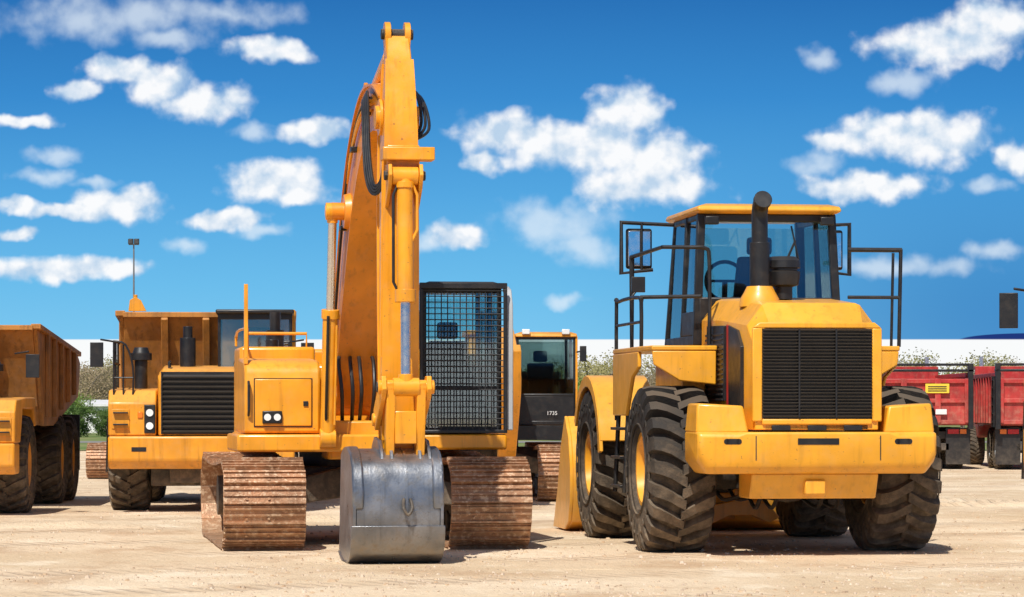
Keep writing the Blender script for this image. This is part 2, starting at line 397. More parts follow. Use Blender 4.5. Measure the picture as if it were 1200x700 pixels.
    mb=MB(); mb.lathe([(0,.185),(.02,.205),(0,.225),(-.02,.205)],(-.2,1.8,2.78),28,'y').tube([(-.2,1.85,2.3),(-.2,1.8,2.78)],.03).tube([(-.39,1.8,2.78),(-.01,1.8,2.78)],.015)
    part('steering_wheel',mb,BLK,cab,0)
    mb=MB(); mb.box(-.13,.0,.70,.76,3.02,3.14); mb.tube([(-.06,.73,3.38),(-.06,.73,3.1)],.012)
    part('interior_mirror',mb,BLK,cab,.01)
    for x in(-.60,.60):
        mb=MB(); mb.box(x-.07,x+.07,ya-.13,ya-.06,3.30,3.385)
        part('work_light',mb,BLK,cab,.01)
    for s,x in((-1,-1.10),(1,.98)):
        y=1.95
        mb=MB(); mb.tube([(s*.72,y,3.38),(x+s*.2,y-.05,3.40),(x+s*.2,y-.05,2.86),(x-s*.14,y-.05,2.90)],.02).tube([(x-s*.02,y-.05,3.4),(x-s*.02,y-.05,2.88)],.014)
        part('mirror_arm',mb,BLK,cab,0)
        mb=MB(); mb.box(x-.14,x+.14,y-.02,y+.05,2.91,3.34); part('mirror',mb,BLK,cab,.025)
        mb=MB(); mb.box(x-.12,x+.12,y-.03,y-.021,2.94,3.31); part('mirror_glass',mb,MIR,cab,.004)
    mb=MB(); mb.box(-1.36,-1.22,.9,.95,2.62,2.78); mb.tube([(-1.38,.9,2.55),(-1.30,.92,2.65)],.012); part('mirror',mb,BLK,cab,.015)
    for s in(-1,1):
        mb=MB()
        a,b=srt(s*.42,s*.54); mb.prism([(2.55,1.5),(2.55,1.85),(3.1,1.9),(4.2,1.25),(4.85,.55),(4.75,.3),(4.5,.35),(3.9,.95),(3.0,1.5)],a,b)
        part('lift_arm',mb,YLO,root,.012)
    mb=MB()
    for s in(-1,1): mb.cyl((s*.3,2.3,1.1),(s*.34,3.7,.75),.08)
    mb.box(-.28,-.16,3.55,3.75,.18,.7).box(.16,.28,3.55,3.75,.18,.7).box(-.3,.3,2.9,3.0,.35,.5)
    mb.prism([(-.42,.26),(-.3,.40),(-.1,.44),(-.06,.62),(.06,.62),(.1,.44),(.3,.40),(.42,.26),(.3,.2),(.12,.28),(-.12,.28),(-.3,.2)],1.9,2.05,'y')
    part('lift_cylinder',mb,ORG,root,.01)
    for x in(-.35,-.2,.22,.38):
        mb=MB(); mb.tube(smoothpath([(x,-.9,.75),(x*1.1,-.6,.45),(x*.9,.2,.55),(x,1.2,.48),(x,1.9,.7)],5),.02); part('hydraulic_hose',mb,BLK,root,0)
    bw=1.40
    mb=MB()
    prof=[(5.9,.02),(5.0,.02),(4.72,.12),(4.58,.38),(4.58,.75),(4.72,1.1),(5.0,1.34),(5.05,1.30),(4.78,1.08),(4.65,.75),(4.65,.40),(4.77,.17),(5.02,.06),(5.9,.05)]
    mb.prism(prof,-bw,bw)
    side=[(5.9,.02),(5.0,.02),(4.72,.12),(4.58,.38),(4.58,.75),(4.72,1.1),(5.0,1.34),(5.3,1.0),(5.55,.5)]
    for s in(-1,1): mb.prism(side,*srt(s*bw,s*(bw+.04)))
    mb.prism([(4.58,.3),(4.3,.25),(4.35,.5),(4.6,.9)],-.6,-.4).prism([(4.58,.3),(4.3,.25),(4.35,.5),(4.6,.9)],.4,.6)
    part('bucket',mb,YLO,root,.008)
    return root
wheel_loader()
# ------------------------------------------------------------------ tracks
def track_mesh(xc,w,L,H,pitch=.19):
    mb=MB(); r=H/2-.03; hl=L/2-r; per=4*hl+2*math.pi*r; n=round(per/pitch); p=per/n
    def pos(s):
        s=s%per
        if s<2*hl: return (-hl+s, r+.03+r-.05*math.sin(math.pi*s/(2*hl)), 0.0)
        s-=2*hl
        if s<math.pi*r:
            a=s/r; return (hl+r*math.sin(a), .03+r+r*math.cos(a), -a)
        s-=math.pi*r
        if s<2*hl: return (hl-s, .03, math.pi)
        s-=2*hl; a=s/r; return (-hl-r*math.sin(a), .03+r-r*math.cos(a), math.pi-a)
    for k in range(n):
        y,z,a=pos(k*p)
        M=Matrix.Translation((xc+random.uniform(-.005,.005),y,z))@Matrix.Rotation(a,4,'X')@Matrix.Rotation(random.uniform(-.02,.02),4,'X')
        q=p*.49
        mb.box(-w/2,w/2,-q,q,-.012,.012,M)
        for yy,hh in((-q+.014,.045),(0.0,.032),(q-.03,.032)):
            mb.box(-w/2+.004,w/2-.004,yy-.009,yy+.009,.01,hh,M)
        for x in(-.11,.11):
            mb.box(x-.035,x+.035,-q,q,-.10,-.012,M)
            mb.cyl(M@Vector((x-.07,-q*.4,.01)),M@Vector((x-.07,-q*.4,.028)),.014,.014,6)
    return mb
def undercarriage(root,gauge,w,L,H):
    mb=MB(); mb.box(-gauge+.2,gauge-.2,-.55,.55,.5,.82)
    for s in(-1,1):
        for t in(-1,1):
            mb.hexa([(s*.2,t*.3,.5),(s*(gauge-.1),t*.9,.4),(s*(gauge-.1),t*1.25,.4),(s*.2,t*.7,.5),(s*.2,t*.3,.82),(s*(gauge-.1),t*.9,.62),(s*(gauge-.1),t*1.25,.62),(s*.2,t*.7,.82)])
    mb.cyl((0,0,.8),(0,0,1.03),.62,.62,36)
    part('undercarriage_frame',mb,DRK,root,.015)
    r=H/2
    for s in(-1,1):
        xc=s*gauge
        t=part('crawler_track',track_mesh(xc,w,L,H),RST,root,0)
        mb=MB(); mb.box(xc-.16,xc+.16,-L/2+.55,L/2-.55,.30,.58)
        for i in range(7):
            y=-L/2+.75+i*(L-1.5)/6; mb.cyl((xc-.18,y,.22),(xc+.18,y,.22),.11)
        part('roller_frame',mb,DRK,t,.01)
        mb=MB(); mb.lathe([(-.07,.08),(-.07,r-.13),(-.03,r-.09),(.03,r-.09),(.07,r-.13),(.07,.08)],(xc,-L/2+r,r),32); mb.cyl((xc-.2,-L/2+r,r),(xc+.2,-L/2+r,r),.1)
        for a in range(6):
            an=a*math.pi/3; mb.cyl((xc-.075,-L/2+r+.2*math.cos(an),r+.2*math.sin(an)),(xc+.075,-L/2+r+.2*math.cos(an),r+.2*math.sin(an)),.035)
        part('idler_wheel',mb,DRK,t,.004)
        mb=MB(); prof=[]
        for i in range(46):
            a=2*math.pi*i/46; rr=r-.05 if i%2 else r-.11; prof.append((L/2-r+rr*math.cos(a),r+rr*math.sin(a)))
        mb.prism(prof,xc-.05,xc+.05); mb.cyl((xc-.25,L/2-r,r),(xc+.25,L/2-r,r),.22)
        part('drive_sprocket',mb,DRK,t,.003)
def rect(yc,zc,ny,nz,hh,hw,xo):
    a=(yc+ny*hh,zc+nz*hh); b=(yc-ny*hh,zc-nz*hh)
    return [(xo-hw,a[0],a[1]),(xo+hw,a[0],a[1]),(xo+hw,b[0],b[1]),(xo-hw,b[0],b[1])]
def beam(mb,path,xo,shift=0,hov=None):
    secs=[]; n=len(path)
    for i,(y,z,hh,hw) in enumerate(path):
        a=path[max(0,i-1)]; b=path[min(n-1,i+1)]
        d=Vector((b[0]-a[0],b[1]-a[1])).normalized()
        nx,nz=-d.y,d.x
        if shift:
            y+=nx*hh*shift; z+=nz*hh*shift; secs.append(rect(y,z,nx,nz,hov[0],hw+hov[1],xo))
        else: secs.append(rect(y,z,nx,nz,hh,hw,xo))
    return mb.loft(secs)
def densify(path,n=5):
    v=[Vector(p) for p in path]
    P=[v[0]]+v+[v[-1]]; out=[]
    for i in range(1,len(P)-2):
        for k in range(n):
            t=k/n; a,b,c,d=P[i-1],P[i],P[i+1],P[i+2]
            out.append(tuple(.5*((2*b)+(c-a)*t+(2*a-5*b+4*c-d)*t*t+(3*b-a-3*c+d)*t**3)))
    out.append(tuple(v[-1])); return out
def excavator_body(root,M,guard=True,cabtop=2.72,paint=None,cx=(.55,1.38)):
    paint=paint or YEL
    def B(): return MB(M)
    mb=B(); mb.box(-1.36,.40,-1.25,.4,.98,1.16).box(-1.16,.40,.4,2.7,.98,1.16).box(.40,1.42,-1.3,2.7,1.0,1.16).box(-.42,.42,-1.1,0,.90,1.3)
    part('revolving_deck',mb,paint,root,.025)
    mb=B(); mb.prism([(-1.18,1.17),(-1.18,1.78),(-1.14,1.86),(-1.02,1.92),(-.15,1.96),(-.15,1.17)],-1.28,-.50)
    bx=part('tool_box',mb,paint,root,.03)
    mb=B(); mb.box(-1.26,-.46,-.14,.75,1.17,2.08)
    tk=part('fuel_tank',mb,paint,root,.035)
    mb=B(); mb.cyl((-.9,.1,2.07),(-.9,.1,2.16),.07); part('filler_cap',mb,BLK,tk,.005)
    mb=B(); mb.box(-1.185,-.585,-1.186,-1.178,1.235,1.735); part('door_gap',mb,BLK,bx,0)
    mb=B(); mb.box(-1.175,-.595,-1.200,-1.184,1.245,1.725)
    part('tool_box_door',mb,paint,bx,.01)
    mb=B(); mb.tube([(-1.24,-1.2,1.35),(-1.24,-1.25,1.4),(-1.24,-1.25,1.66),(-1.24,-1.2,1.70)],.013)
    part('grab_handle',mb,BLK,bx,0)
    mb=B(); mb.box(-.68,-.63,-1.215,-1.198,1.45,1.50); part('door_latch',mb,BLK,bx,.003)
    mb=B(); mb.box(-1.10,-.90,-1.245,-1.195,1.27,1.40); part('lamp_housing',mb,BLK,bx,.01)
    for x in(-1.05,-.95):
        mb=B(); mb.cyl((x,-1.255,1.335),(x,-1.243,1.335),.036); part('work_lamp',mb,LGT,bx,0)
    mb=B(); mb.box(-1.14,.48,1.0,2.5,1.17,2.08).box(-.42,.48,.3,1.0,1.17,1.9).box(.52,1.36,.5,2.5,1.17,2.02)
    part('engine_hood',mb,paint,root,.04)
    mb=B(); mb.loft([[( -1.14,2.55,z),(1.38,2.55,z),(1.34,2.95,z),(.9,3.2,z),(-.9,3.2,z),(-1.12,2.95,z)] for z in(1.0,2.0)])
    part('counterweight',mb,paint,root,.05)
    mb=B(); mb.cyl((-.75,1.6,2.06),(-.75,1.6,2.5),.06).cyl((-.75,1.6,2.08),(-.75,1.6,2.3),.10); part('exhaust_pipe',mb,BLK,root,0)
    x0,x1=cx; ya,yb,zb,zt=-1.18,.42,1.17,cabtop
    mb=B(); w=.045
    for x in(x0,x1):
        for y in(ya,yb):
            mb.box(x-w if x==x1 else x,x if x==x1 else x+w,y if y==ya else y-w,y+w if y==ya else y,zb,zt-.05)
    mb.box(x0,x1,ya,yb,zb,zb+.07).box(x0,x1,ya,ya+.05,zt-.1,zt-.05).box(x0,x1,yb-.05,yb,zb,1.9)
    mb.box(x1-.04,x1,ya,yb,zb,1.75).box(x0,x0+.04,ya,yb,zb,1.55).box(x1-.04,x1,-.45,-.38,zb,zt-.05)
    mb.box(x0,x1,ya,ya+.03,1.62,1.66)
    cab=part('cab',mb,BLK,root,.012)
    if not guard:
        mb=B(); mb.box(x0+.04,x1-.04,ya+.004,ya+.03,zb+.05,1.62).box(x0,x1,-1.32,-1.305,.94,1.165); part('cab_front_panel',mb,BLK,cab,.004)
        mb=B(); mb.box(x1-.012,x1+.02,ya-.012,ya+.03,zb,zt-.05); part('cab_pillar',mb,paint,cab,.004)
    mb=B(); mb.loft([[(x0-.01,ya-.04,zt-.06),(x1+.01,ya-.04,zt-.06),(x1+.01,yb+.02,zt-.06),(x0-.01,yb+.02,zt-.06)],[(x0-.01,ya-.02,zt-.01),(x1+.01,ya-.02,zt-.01),(x1+.01,yb+.02,zt-.01),(x0-.01,yb+.02,zt-.01)],[(x0+.08,ya+.06,zt+.02),(x1-.08,ya+.06,zt+.02),(x1-.08,yb-.06,zt+.02),(x0+.08,yb-.06,zt+.02)]])
    part('cab_roof',mb,BLK if guard else paint,cab,.015)
    mb=B(); mb.box(x0+.045,x1-.045,ya+.032,ya+.04,zb+.07,zt-.1); part('windscreen',mb,GLS if guard else GLD,cab,0)
    mb=B(); mb.box(x1-.02,x1-.012,ya+.05,-.45,1.75,zt-.06).box(x1-.02,x1-.012,-.38,yb-.05,1.75,zt-.06).box(x0+.012,x0+.02,ya+.05,yb-.05,1.55,zt-.06).box(x0+.05,x1-.05,yb-.03,yb-.02,1.9,zt-.1)
    part('side_window',mb,GLS if guard else GLD,cab,0)
    mb=B(); mb.box(.74,1.2,-.45,0,1.35,1.62).box(.76,1.18,-.1,.04,1.6,2.15).box(.86,1.08,-.08,.03,2.17,2.35); part('seat',mb,SEAT,cab,.03)
    mb=B(); mb.box(.66,.78,-.75,-.35,1.26,1.68).box(1.16,1.26,-.75,-.35,1.26,1.68); mb.tube([(.72,-.7,1.65),(.72,-.75,1.85)],.02).tube([(1.2,-.7,1.65),(1.2,-.75,1.85)],.02).tube([(.9,-.9,1.26),(.9,-.95,1.75)],.018).tube([(1.02,-.9,1.26),(1.02,-.95,1.75)],.018)
    part('control_lever',mb,BLK,cab,.01)
    if guard:
        mb=B(); g0=ya-.10; nx,nz=13,24; zz0=1.20; zz1=2.64
        for i in range(nx+1):
            x=x0-.01+(x1-x0+.02)*i/nx; mb.tube([(x,g0,zz0),(x,g0,zz1)],.0062,6)
        for i in range(nz+1):
            z=zz0+(zz1-zz0)*i/nz; mb.tube([(x0-.02,g0-.010,z),(x1+.02,g0-.010,z)],.0062,6)
        part('cab_guard',mb,GRL,cab,0,label='black square wire mesh guard over cab front')
        mb=B()
        mb.box(x0-.04,x0-.005,g0-.03,g0+.02,1.18,2.66).box(x1+.005,x1+.04,g0-.03,g0+.02,1.18,2.66).box(x0-.04,x1+.04,g0-.03,g0+.02,2.66,2.72).box(x0-.04,x1+.04,g0-.03,g0+.02,1.17,1.2)
        part('guard_frame',mb,BLK,cab,.006)
        mb=B(); mb.prism([(g0+.02,1.2),(g0+.02,2.2),(g0+.04,2.5),(g0+.14,2.66),(g0+.3,2.70),(g0+.3,2.64),(g0+.20,2.58),(g0+.12,2.45),(g0+.10,2.2),(g0+.10,1.2)],x1+.042,x1+.11)
        part('cab_pillar_cover',mb,GRY,cab,.01)
    mb=B(); mb.box(-1.28,-1.24,-1.12,-1.08,1.88,2.70)
    mb.tube(smoothpath([(-1.24,-1.05,2.0),(-1.24,-1.0,2.22),(-1.24,-.8,2.25),(-1.24,.6,2.25),(-1.24,.75,2.1)],3),.015)
    mb.tube([(-1.2,-.1,2.05),(-1.2,-.1,2.22),(-.55,-.1,2.22),(-.55,-.1,2.0)],.013)
    part('handrail',mb,paint,root,.004)
def excavator_main():
    root=thing('excavator','Yellow crawler excavator with raised boom and steel bucket on dirt','excavator',(-1.655,31.9,0),9.0)
    undercarriage(root,1.14,.82,4.2,.92)
    M=None
    excavator_body(root,M)
    def B(): return MB(M)
    xo=-.04
    path=densify([(-.50,1.50,.16,.25),(-.80,2.25,.32,.24),(-1.20,3.0,.40,.225),(-1.70,3.70,.40,.20),(-2.35,4.20,.32,.165),(-3.1,4.32,.22,.135),(-3.85,4.15,.13,.12)],5)
    mb=B(); beam(mb,path,xo)
    mb.cyl((xo-.33,-.50,1.50),(xo+.33,-.50,1.50),.15)
    mb.cyl((xo-.40,-1.62,3.42),(xo+.40,-1.62,3.42),.09)
    boom=part('boom',mb,ORG,root,.012)
    for sh in(1,-1):
        mb=B(); beam(mb,path[2:-2],xo,sh,(.012,.022)); part('boom_flange',mb,ORG,boom,0)
    for a,b in((6,9),(15,18),(22,25)):
        mb=B(); beam(mb,[(p[0],p[1],p[2],p[3]-.05) for p in path[a:b+1]],xo,-1,(.022,.0)); part('strap_plate',mb,ORG,boom,.004)
    for s in(-1,1):
        mb=B(); mb.prism([(-2.0,4.2),(-2.1,4.58),(-2.25,4.66),(-2.4,4.58),(-2.7,4.42)],*srt(xo+s*.13,xo+s*.09))
        part('cylinder_lug',mb,ORG,boom,.006)
        mb=B(); mb.cyl((xo+s*.19,-1.62,3.42),(xo+s*.27,-1.62,3.42),.19,.17,28); part('pin_boss',mb,ORG,boom,.006)
        mb=B(); mb.cyl((xo+s*.40,-1.62,3.42),(xo+s*.455,-1.62,3.42),.06,.06,8); part('pin_cap',mb,YEL,boom,.004)
    for k in range(3):
        mb=B(); o=.055*k
        pp=[(xo-p[3]-.035,p[0]+o*.9,p[1]+.10-o) for p in path[3:-4]]
        mb.tube(pp,.015,6); part('oil_pipe',mb,YEL if k else BLK,boom,0)
    for i in(6,12,18,24):
        p=path[i]; mb=B(); mb.box(xo-p[3]-.06,xo-p[3],p[0]-.02,p[0]+.14,p[1]-.05,p[1]+.0); part('pipe_clamp',mb,BLK,boom,.004)
    for s in(-1,1):
        p0=Vector((xo+s*.40,-1.30,1.12)); p1=Vector((xo+s*.38,-1.62,3.42)); d=p1-p0
        mb=B(); mb.cyl(p0,p0+d*.55,.078).cyl(p0+d*.53,p0+d*.57,.092).cyl(p0-Vector((.08,0,0)),p0+Vector((.08,0,0)),.1)
        c=part('boom_cylinder',mb,YEL,boom,.004)
        mb=B(); mb.cyl(p1-Vector((.07,0,0)),p1+Vector((.07,0,0)),.088).cyl(p1-d*.05,p1,.055); part('rod_end',mb,YEL,c,.004)
        mb=B(); mb.cyl(p0+d*.5,p1,.045); part('cylinder_rod',mb,CHR,c,0)
        mb=B(); mb.tube([p0+d*.54+Vector((s*.03,-.10,0)),p0+d*.1+Vector((s*.03,-.10,0)),p0+Vector((0,.1,0))],.015); part('hydraulic_hose',mb,BLK,c,0)
        mb=B(); mb.tube([p0+d*.50+Vector((-s*.06,-.08,0)),p0+d*.06+Vector((-s*.06,-.08,0))],.012); part('oil_pipe',mb,YEL,c,0)
    p0=Vector((xo,-2.22,4.56)); p1=Vector((xo,-3.98,4.86)); d=p1-p0
    mb=B(); mb.cyl(p0,p0+d*.72,.08); cc=part('stick_cylinder',mb,YEL,boom,.004)
    mb=B(); mb.cyl(p1-Vector((.05,0,0)),p1+Vector((.05,0,0)),.075); part('rod_end',mb,YEL,cc,.004)
    mb=B(); mb.cyl(p0+d*.7,p1,.045); part('cylinder_rod',mb,CHR,cc,0)
    # stick
    path=densify([(-4.02,4.88,.09,.10),(-4.06,4.66,.15,.115),(-4.07,4.2,.24,.132),(-4.06,3.85,.28,.142),(-4.08,3.0,.25,.152),(-4.10,2.0,.19,.155),(-4.10,1.25,.14,.152),(-4.10,.92,.11,.15)],4)
    mb=B(); beam(mb,path,xo-.01)
    stick=part('stick',mb,YEL,root,.014)
    for sh in(1,-1):
        mb=B(); beam(mb,path[4:-3],xo-.01,sh,(.010,.016)); part('stick_flange',mb,YEL,stick,0)
    mb=B(); beam(mb,[(p[0],p[1],p[2],p[3]-.05) for p in path[2:7]],xo-.01,1,(.020,.0)); part('strap_plate',mb,YEL,stick,.004)
    for x in(xo-.13,xo+.055):
        mb=B(); mb.cyl((x,-4.02,4.92),(x+.055,-4.02,4.92),.115); mb.prism([(-4.13,4.92),(-4.10,4.70),(-3.94,4.70),(-3.91,4.92)],x+.004,x+.051); part('stick_ear',mb,YEL,stick,.006)
    mb=B(); mb.cyl((xo-.16,-4.02,4.92),(xo+.14,-4.02,4.92),.05); part('pivot_pin',mb,DRK,stick,.004)
    mb=B(); mb.cyl((xo-.21,-3.94,4.15),(xo+.20,-3.94,4.15),.11); part('pivot_pin',mb,YEL,stick,.006)
    for s in(-1,1):
        mb=B(); mb.cyl((xo-.01+s*.135,-3.94,4.15),(xo-.01+s*.165,-3.94,4.15),.17,.17,28); part('pivot_boss',mb,YEL,stick,.005)
    mb=B(); mb.cyl((xo-.20,-4.1,.95),(xo+.20,-4.1,.95),.10); part('pivot_pin',mb,YEL,stick,.006)
    mb=B(); mb.box(xo-.21,xo+.27,-4.62,-4.40,3.70,3.82); mb.box(xo-.15,xo+.15,-4.45,-4.3,3.60,3.85)
    part('lamp_bracket',mb,YEL,stick,.01)
    for s in(-1,1):
        mb=B(); a,b=srt(xo+s*.125,xo+s*.16); mb.prism([(-4.28,3.68),(-4.62,3.66),(-4.66,3.56),(-4.58,3.44),(-4.32,3.26)],a,b)
        part('cylinder_bracket',mb,YEL,stick,.006)
        mb=B(); mb.cyl((xo+s*.16,-4.54,3.56),(xo+s*.19,-4.54,3.56),.045,.045,8); part('pin_cap',mb,DRK,stick,.003)
    p0=Vector((xo+.0,-4.54,3.56)); p1=Vector((xo+.0,-4.62,1.62)); d=p1-p0
    mb=B(); mb.cyl(p0-Vector((.12,0,0)),p0+Vector((.12,0,0)),.085).cyl(p0,p0+d*.56,.078).cyl(p0+d*.54,p0+d*.60,.098).cyl(p0+d*.03,p0+d*.06,.092)
    cc=part('bucket_cylinder',mb,YEL,stick,.004)
    mb=B(); mb.cyl(p1-Vector((.12,0,0)),p1+Vector((.12,0,0)),.085).cyl(p1-d*.06,p1,.07); part('rod_end',mb,YEL,cc,.004)
    mb=B(); mb.cyl(p0+d*.58,p1,.045); part('cylinder_rod',mb,CHR,cc,0)
    for s in(-1,1):
        mb=B(); mb.tube([p0+Vector((s*.07,-.03,-.08)),p0+Vector((s*.11,-.04,-.18)),p0+Vector((s*.11,-.05,-.98 if s<0 else -.5)),p0+Vector((s*.06,-.05,-1.08 if s<0 else -.6))],.014)
        part('oil_pipe',mb,YEL if s>0 else BLK,cc,0)
    for s in(-1,1):
        mb=B(); a,b=srt(xo+s*.185,xo+s*.23); mb.prism([(-4.72,1.60),(-4.68,1.72),(-4.56,1.72),(-4.02,1.42),(-4.0,1.28),(-4.12,1.22),(-4.66,1.52)],a,b)
        part('bucket_link',mb,YEL,stick,.006)
        mb=B(); mb.cyl((xo+s*.23,-4.62,1.62),(xo+s*.27,-4.62,1.62),.05,.05,8); part('pin_cap',mb,DRK,stick,.004)
    mb=B(); mb.cyl((xo-.26,-4.62,1.62),(xo+.26,-4.62,1.62),.065).cyl((xo-.25,-4.08,1.32),(xo+.25,-4.08,1.32),.06)
    mb.prism([(-4.69,1.66),(-4.55,1.66),(-4.42,.92),(-4.56,.86)],xo-.18,xo-.10).prism([(-4.69,1.66),(-4.55,1.66),(-4.42,.92),(-4.56,.86)],xo+.10,xo+.18).box(xo-.1,xo+.1,-4.63,-4.53,1.1,1.4)
    part('bucket_link',mb,YEL,stick,.008)
    for k in range(4):
        o=.028*k
        mb=B(); mb.tube(smoothpath([(xo-.16-o*.3,-2.7,4.40-o),(xo-.19-o*.5,-3.1,4.48-o),(xo-.23-o*.6,-3.55,4.30-o),(xo-.25-o*.5,-3.85,3.85-o*2.2),(xo-.23-o*.3,-4.05,3.52-o),(xo-.18,-4.2,3.55-o),(xo-.16,-4.26,3.75)],6),.014); part('hydraulic_hose',mb,BLK,boom,0)
    for k in range(3):
        o=.035*k
        mb=B(); mb.tube(smoothpath([(xo+.12,-2.8,4.42),(xo+.17+o,-3.3,4.52-o),(xo+.21+o,-3.8,4.36-o),(xo+.21+o,-4.1,4.10-o),(xo+.14,-4.2,3.92)],6),.015); part('hydraulic_hose',mb,BLK,boom,0)
    mb=B(); mb.tube([(xo-.17,-4.26,3.75),(xo-.185,-4.30,2.6),(xo-.18,-4.22,1.9)],.011,6); part('oil_pipe',mb,YEL,stick,0)
    for s in(-.22,-.12,-.04,.08,.18):
        mb=B(); mb.tube(smoothpath([(xo+s,-1.0,1.30),(xo+s*1.1,-1.25+abs(s)*.3,1.6),(xo+s*1.2,-1.08,1.9),(xo+s,-.85,2.0)],5),.02)
        part('hydraulic_hose',mb,BLK,boom,0)
    # bucket
    xb=xo-.09; hw=.385
    outer=[(-3.72,.98),(-3.95,1.04),(-4.30,1.05),(-4.58,1.00),(-4.73,.88),(-4.79,.66),(-4.79,.36),(-4.73,.17),(-4.55,.05),(-4.30,.015),(-3.9,.02),(-3.55,.10)]
    oc=densify([(a,b,0) for a,b in outer],4); oc=[(p[0],p[1]) for p in oc]
    cen=Vector((-4.1,.5)); inner=[]
    for p in oc:
        v=Vector(p); q=v+(cen-v).normalized()*.035; inner.append((q.x,q.y))
    mb=B(); mb.prism(oc+inner[::-1],xb-hw,xb+hw)
    bk=part('bucket',mb,STL,root,.006,label='worn grey steel digging bucket resting on ground',sharp=50)
    for s in(-1,1):
        pl=[]
        for p in oc:
            v=Vector(p); q=v-(cen-v).normalized()*.018; pl.append((q.x,max(.003,q.y)))
        mb=B(); mb.prism(pl,*srt(xb+s*(hw+.001),xb+s*(hw+.03))); part('side_plate',mb,STL,bk,.005,sharp=50)
    mb=B()
    wear=[p for p in oc if p[1]<.40 and p[0]<-3.6]
    wo=[]
    for p in wear:
        v=Vector(p); q=v-(cen-v).normalized()*.024; wo.append((q.x,max(.004,q.y)))
    mb.prism(wear+wo[::-1],xb-hw-.045,xb+hw+.045)
    part('wear_plate',mb,STL,bk,.004,sharp=50)
    mb=B(); ww=[p for p in oc if p[1]>.40 and p[0]<-4.0]; w2=[]
    for p in ww:
        v=Vector(p); q=v-(cen-v).normalized()*.010; w2.append((q.x,q.y))
    mb.prism(ww+w2[::-1],xb+.07,xb+.09); part('weld_seam',mb,STL,bk,0,sharp=50)
    for x in(xo-.22,xo-.13,xo+.13,xo+.22):
        mb=B(); mb.prism([(-3.85,.95),(-3.92,1.08),(-4.10,1.16),(-4.46,1.13),(-4.62,1.02),(-4.70,.86),(-4.78,.66),(-4.6,.70),(-4.0,.75)],x-.016,x+.016)
        part('bucket_ear',mb,STL,bk,.006)
    for s in(-1,1):
        mb=B(); mb.prism([(-4.0,1.00),(-4.30,1.075),(-4.58,1.02),(-4.75,.90),(-4.83,.68),(-4.81,.50),(-4.5,.75)],*srt(xb+s*(hw-.07),xb+s*(hw+.036)))
        part('side_cutter',mb,STL,bk,.02)
    mb=B(); mb.cyl((xo-.24,-4.49,.97),(xo+.24,-4.49,.97),.055); part('bucket_pin',mb,DRK,bk,0)
    for i in range(5):
        x=xb-.34+i*.17; mb=B(); mb.prism([(-3.6,.03),(-3.6,.13),(-3.25,.17),(-3.25,.15)],x-.04,x+.04); part('bucket_tooth',mb,STL,bk,.004)
    mb=B(); mb.tube(smoothpath([(xb+.05,-4.80,.60),(xb+.04,-4.88,.52),(xb+.08,-4.89,.46),(xb+.12,-4.88,.52),(xb+.11,-4.80,.60)],3),.014); part('lifting_eye',mb,DRK,bk,0)
    return root
excavator_main()
def text_part(txt,size,loc,mat,parent,rotz=0):
    cu=bpy.data.curves.new('number','FONT'); cu.body=txt; cu.size=size; cu.extrude=.003; cu.align_x='CENTER'
    o=bpy.data.objects.new('number_tmp',cu); COL.objects.link(o)
    dg=bpy.context.evaluated_depsgraph_get(); me=bpy.data.meshes.new_from_object(o.evaluated_get(dg)); bpy.data.objects.remove(o)
    me.materials.clear(); me.materials.append(mat)
    q=bpy.data.objects.new('painted_number',me); COL.objects.link(q); q.parent=parent; q.location=loc; q.rotation_euler=(R(90),0,R(rotz)); return q
def excavator_far():
    root=thing('excavator','Yellow crawler excavator with dark cab and lowered arm','excavator',(-.52,47.5,0),3.0)
    undercarriage(root,1.12,.60,3.9,.86)
    M=Matrix.Rotation(R(1.0),4,'Z')
    excavator_body(root,M,guard=False,cabtop=2.60,paint=YTR,cx=(.50,1.44))
    mb=MB(M); xo=.20
    beam(mb,densify([(-.5,1.45,.16,.2),(-1.3,2.1,.24,.18),(-2.2,2.40,.26,.17),(-3.2,2.2,.2,.16),(-4.4,1.75,.14,.15)],4),xo)
    part('boom',mb,YTR,root,.01)
    mb=MB(M); beam(mb,[(-4.7,2.3,.1,.12),(-4.4,1.75,.24,.13),(-3.5,.85,.14,.13),(-3.2,.5,.1,.12)],xo); part('stick',mb,YTR,root,.01)
    for s in(-1,1):
        mb=MB(M); mb.cyl((xo+s*.27,-1.2,1.1),(xo+s*.24,-2.1,2.3),.07); part('boom_cylinder',mb,YTR,root,0)
    mb=MB(M); mb.prism([(-3.3,.6),(-3.6,.55),(-3.75,.3),(-3.6,.05),(-3.2,.02),(-2.8,.15),(-3.0,.45)],xo-.32,xo+.28); part('bucket',mb,STL,root,.02)
    mb=MB(M); mb.tube([(1.40,-1.15,2.3),(1.54,-1.25,2.32)],.014).box(1.49,1.59,-1.28,-1.23,2.16,2.40); part('mirror',mb,BLK,root,.01)
    for x in(.65,1.27):
        mb=MB(M); mb.box(x-.06,x+.06,-1.27,-1.2,2.58,2.66); part('work_light',mb,LGT,root,.01)
    text_part('1735',.085,(1.08,-1.195,1.33),WHT,root)
    mb=MB(M); mb.box(-.2,.46,-.6,.6,2.0,2.58); mb.box(-.25,.48,-.65,.65,2.58,2.66); part('service_box',mb,YTR,root,.02)
    return root
excavator_far()
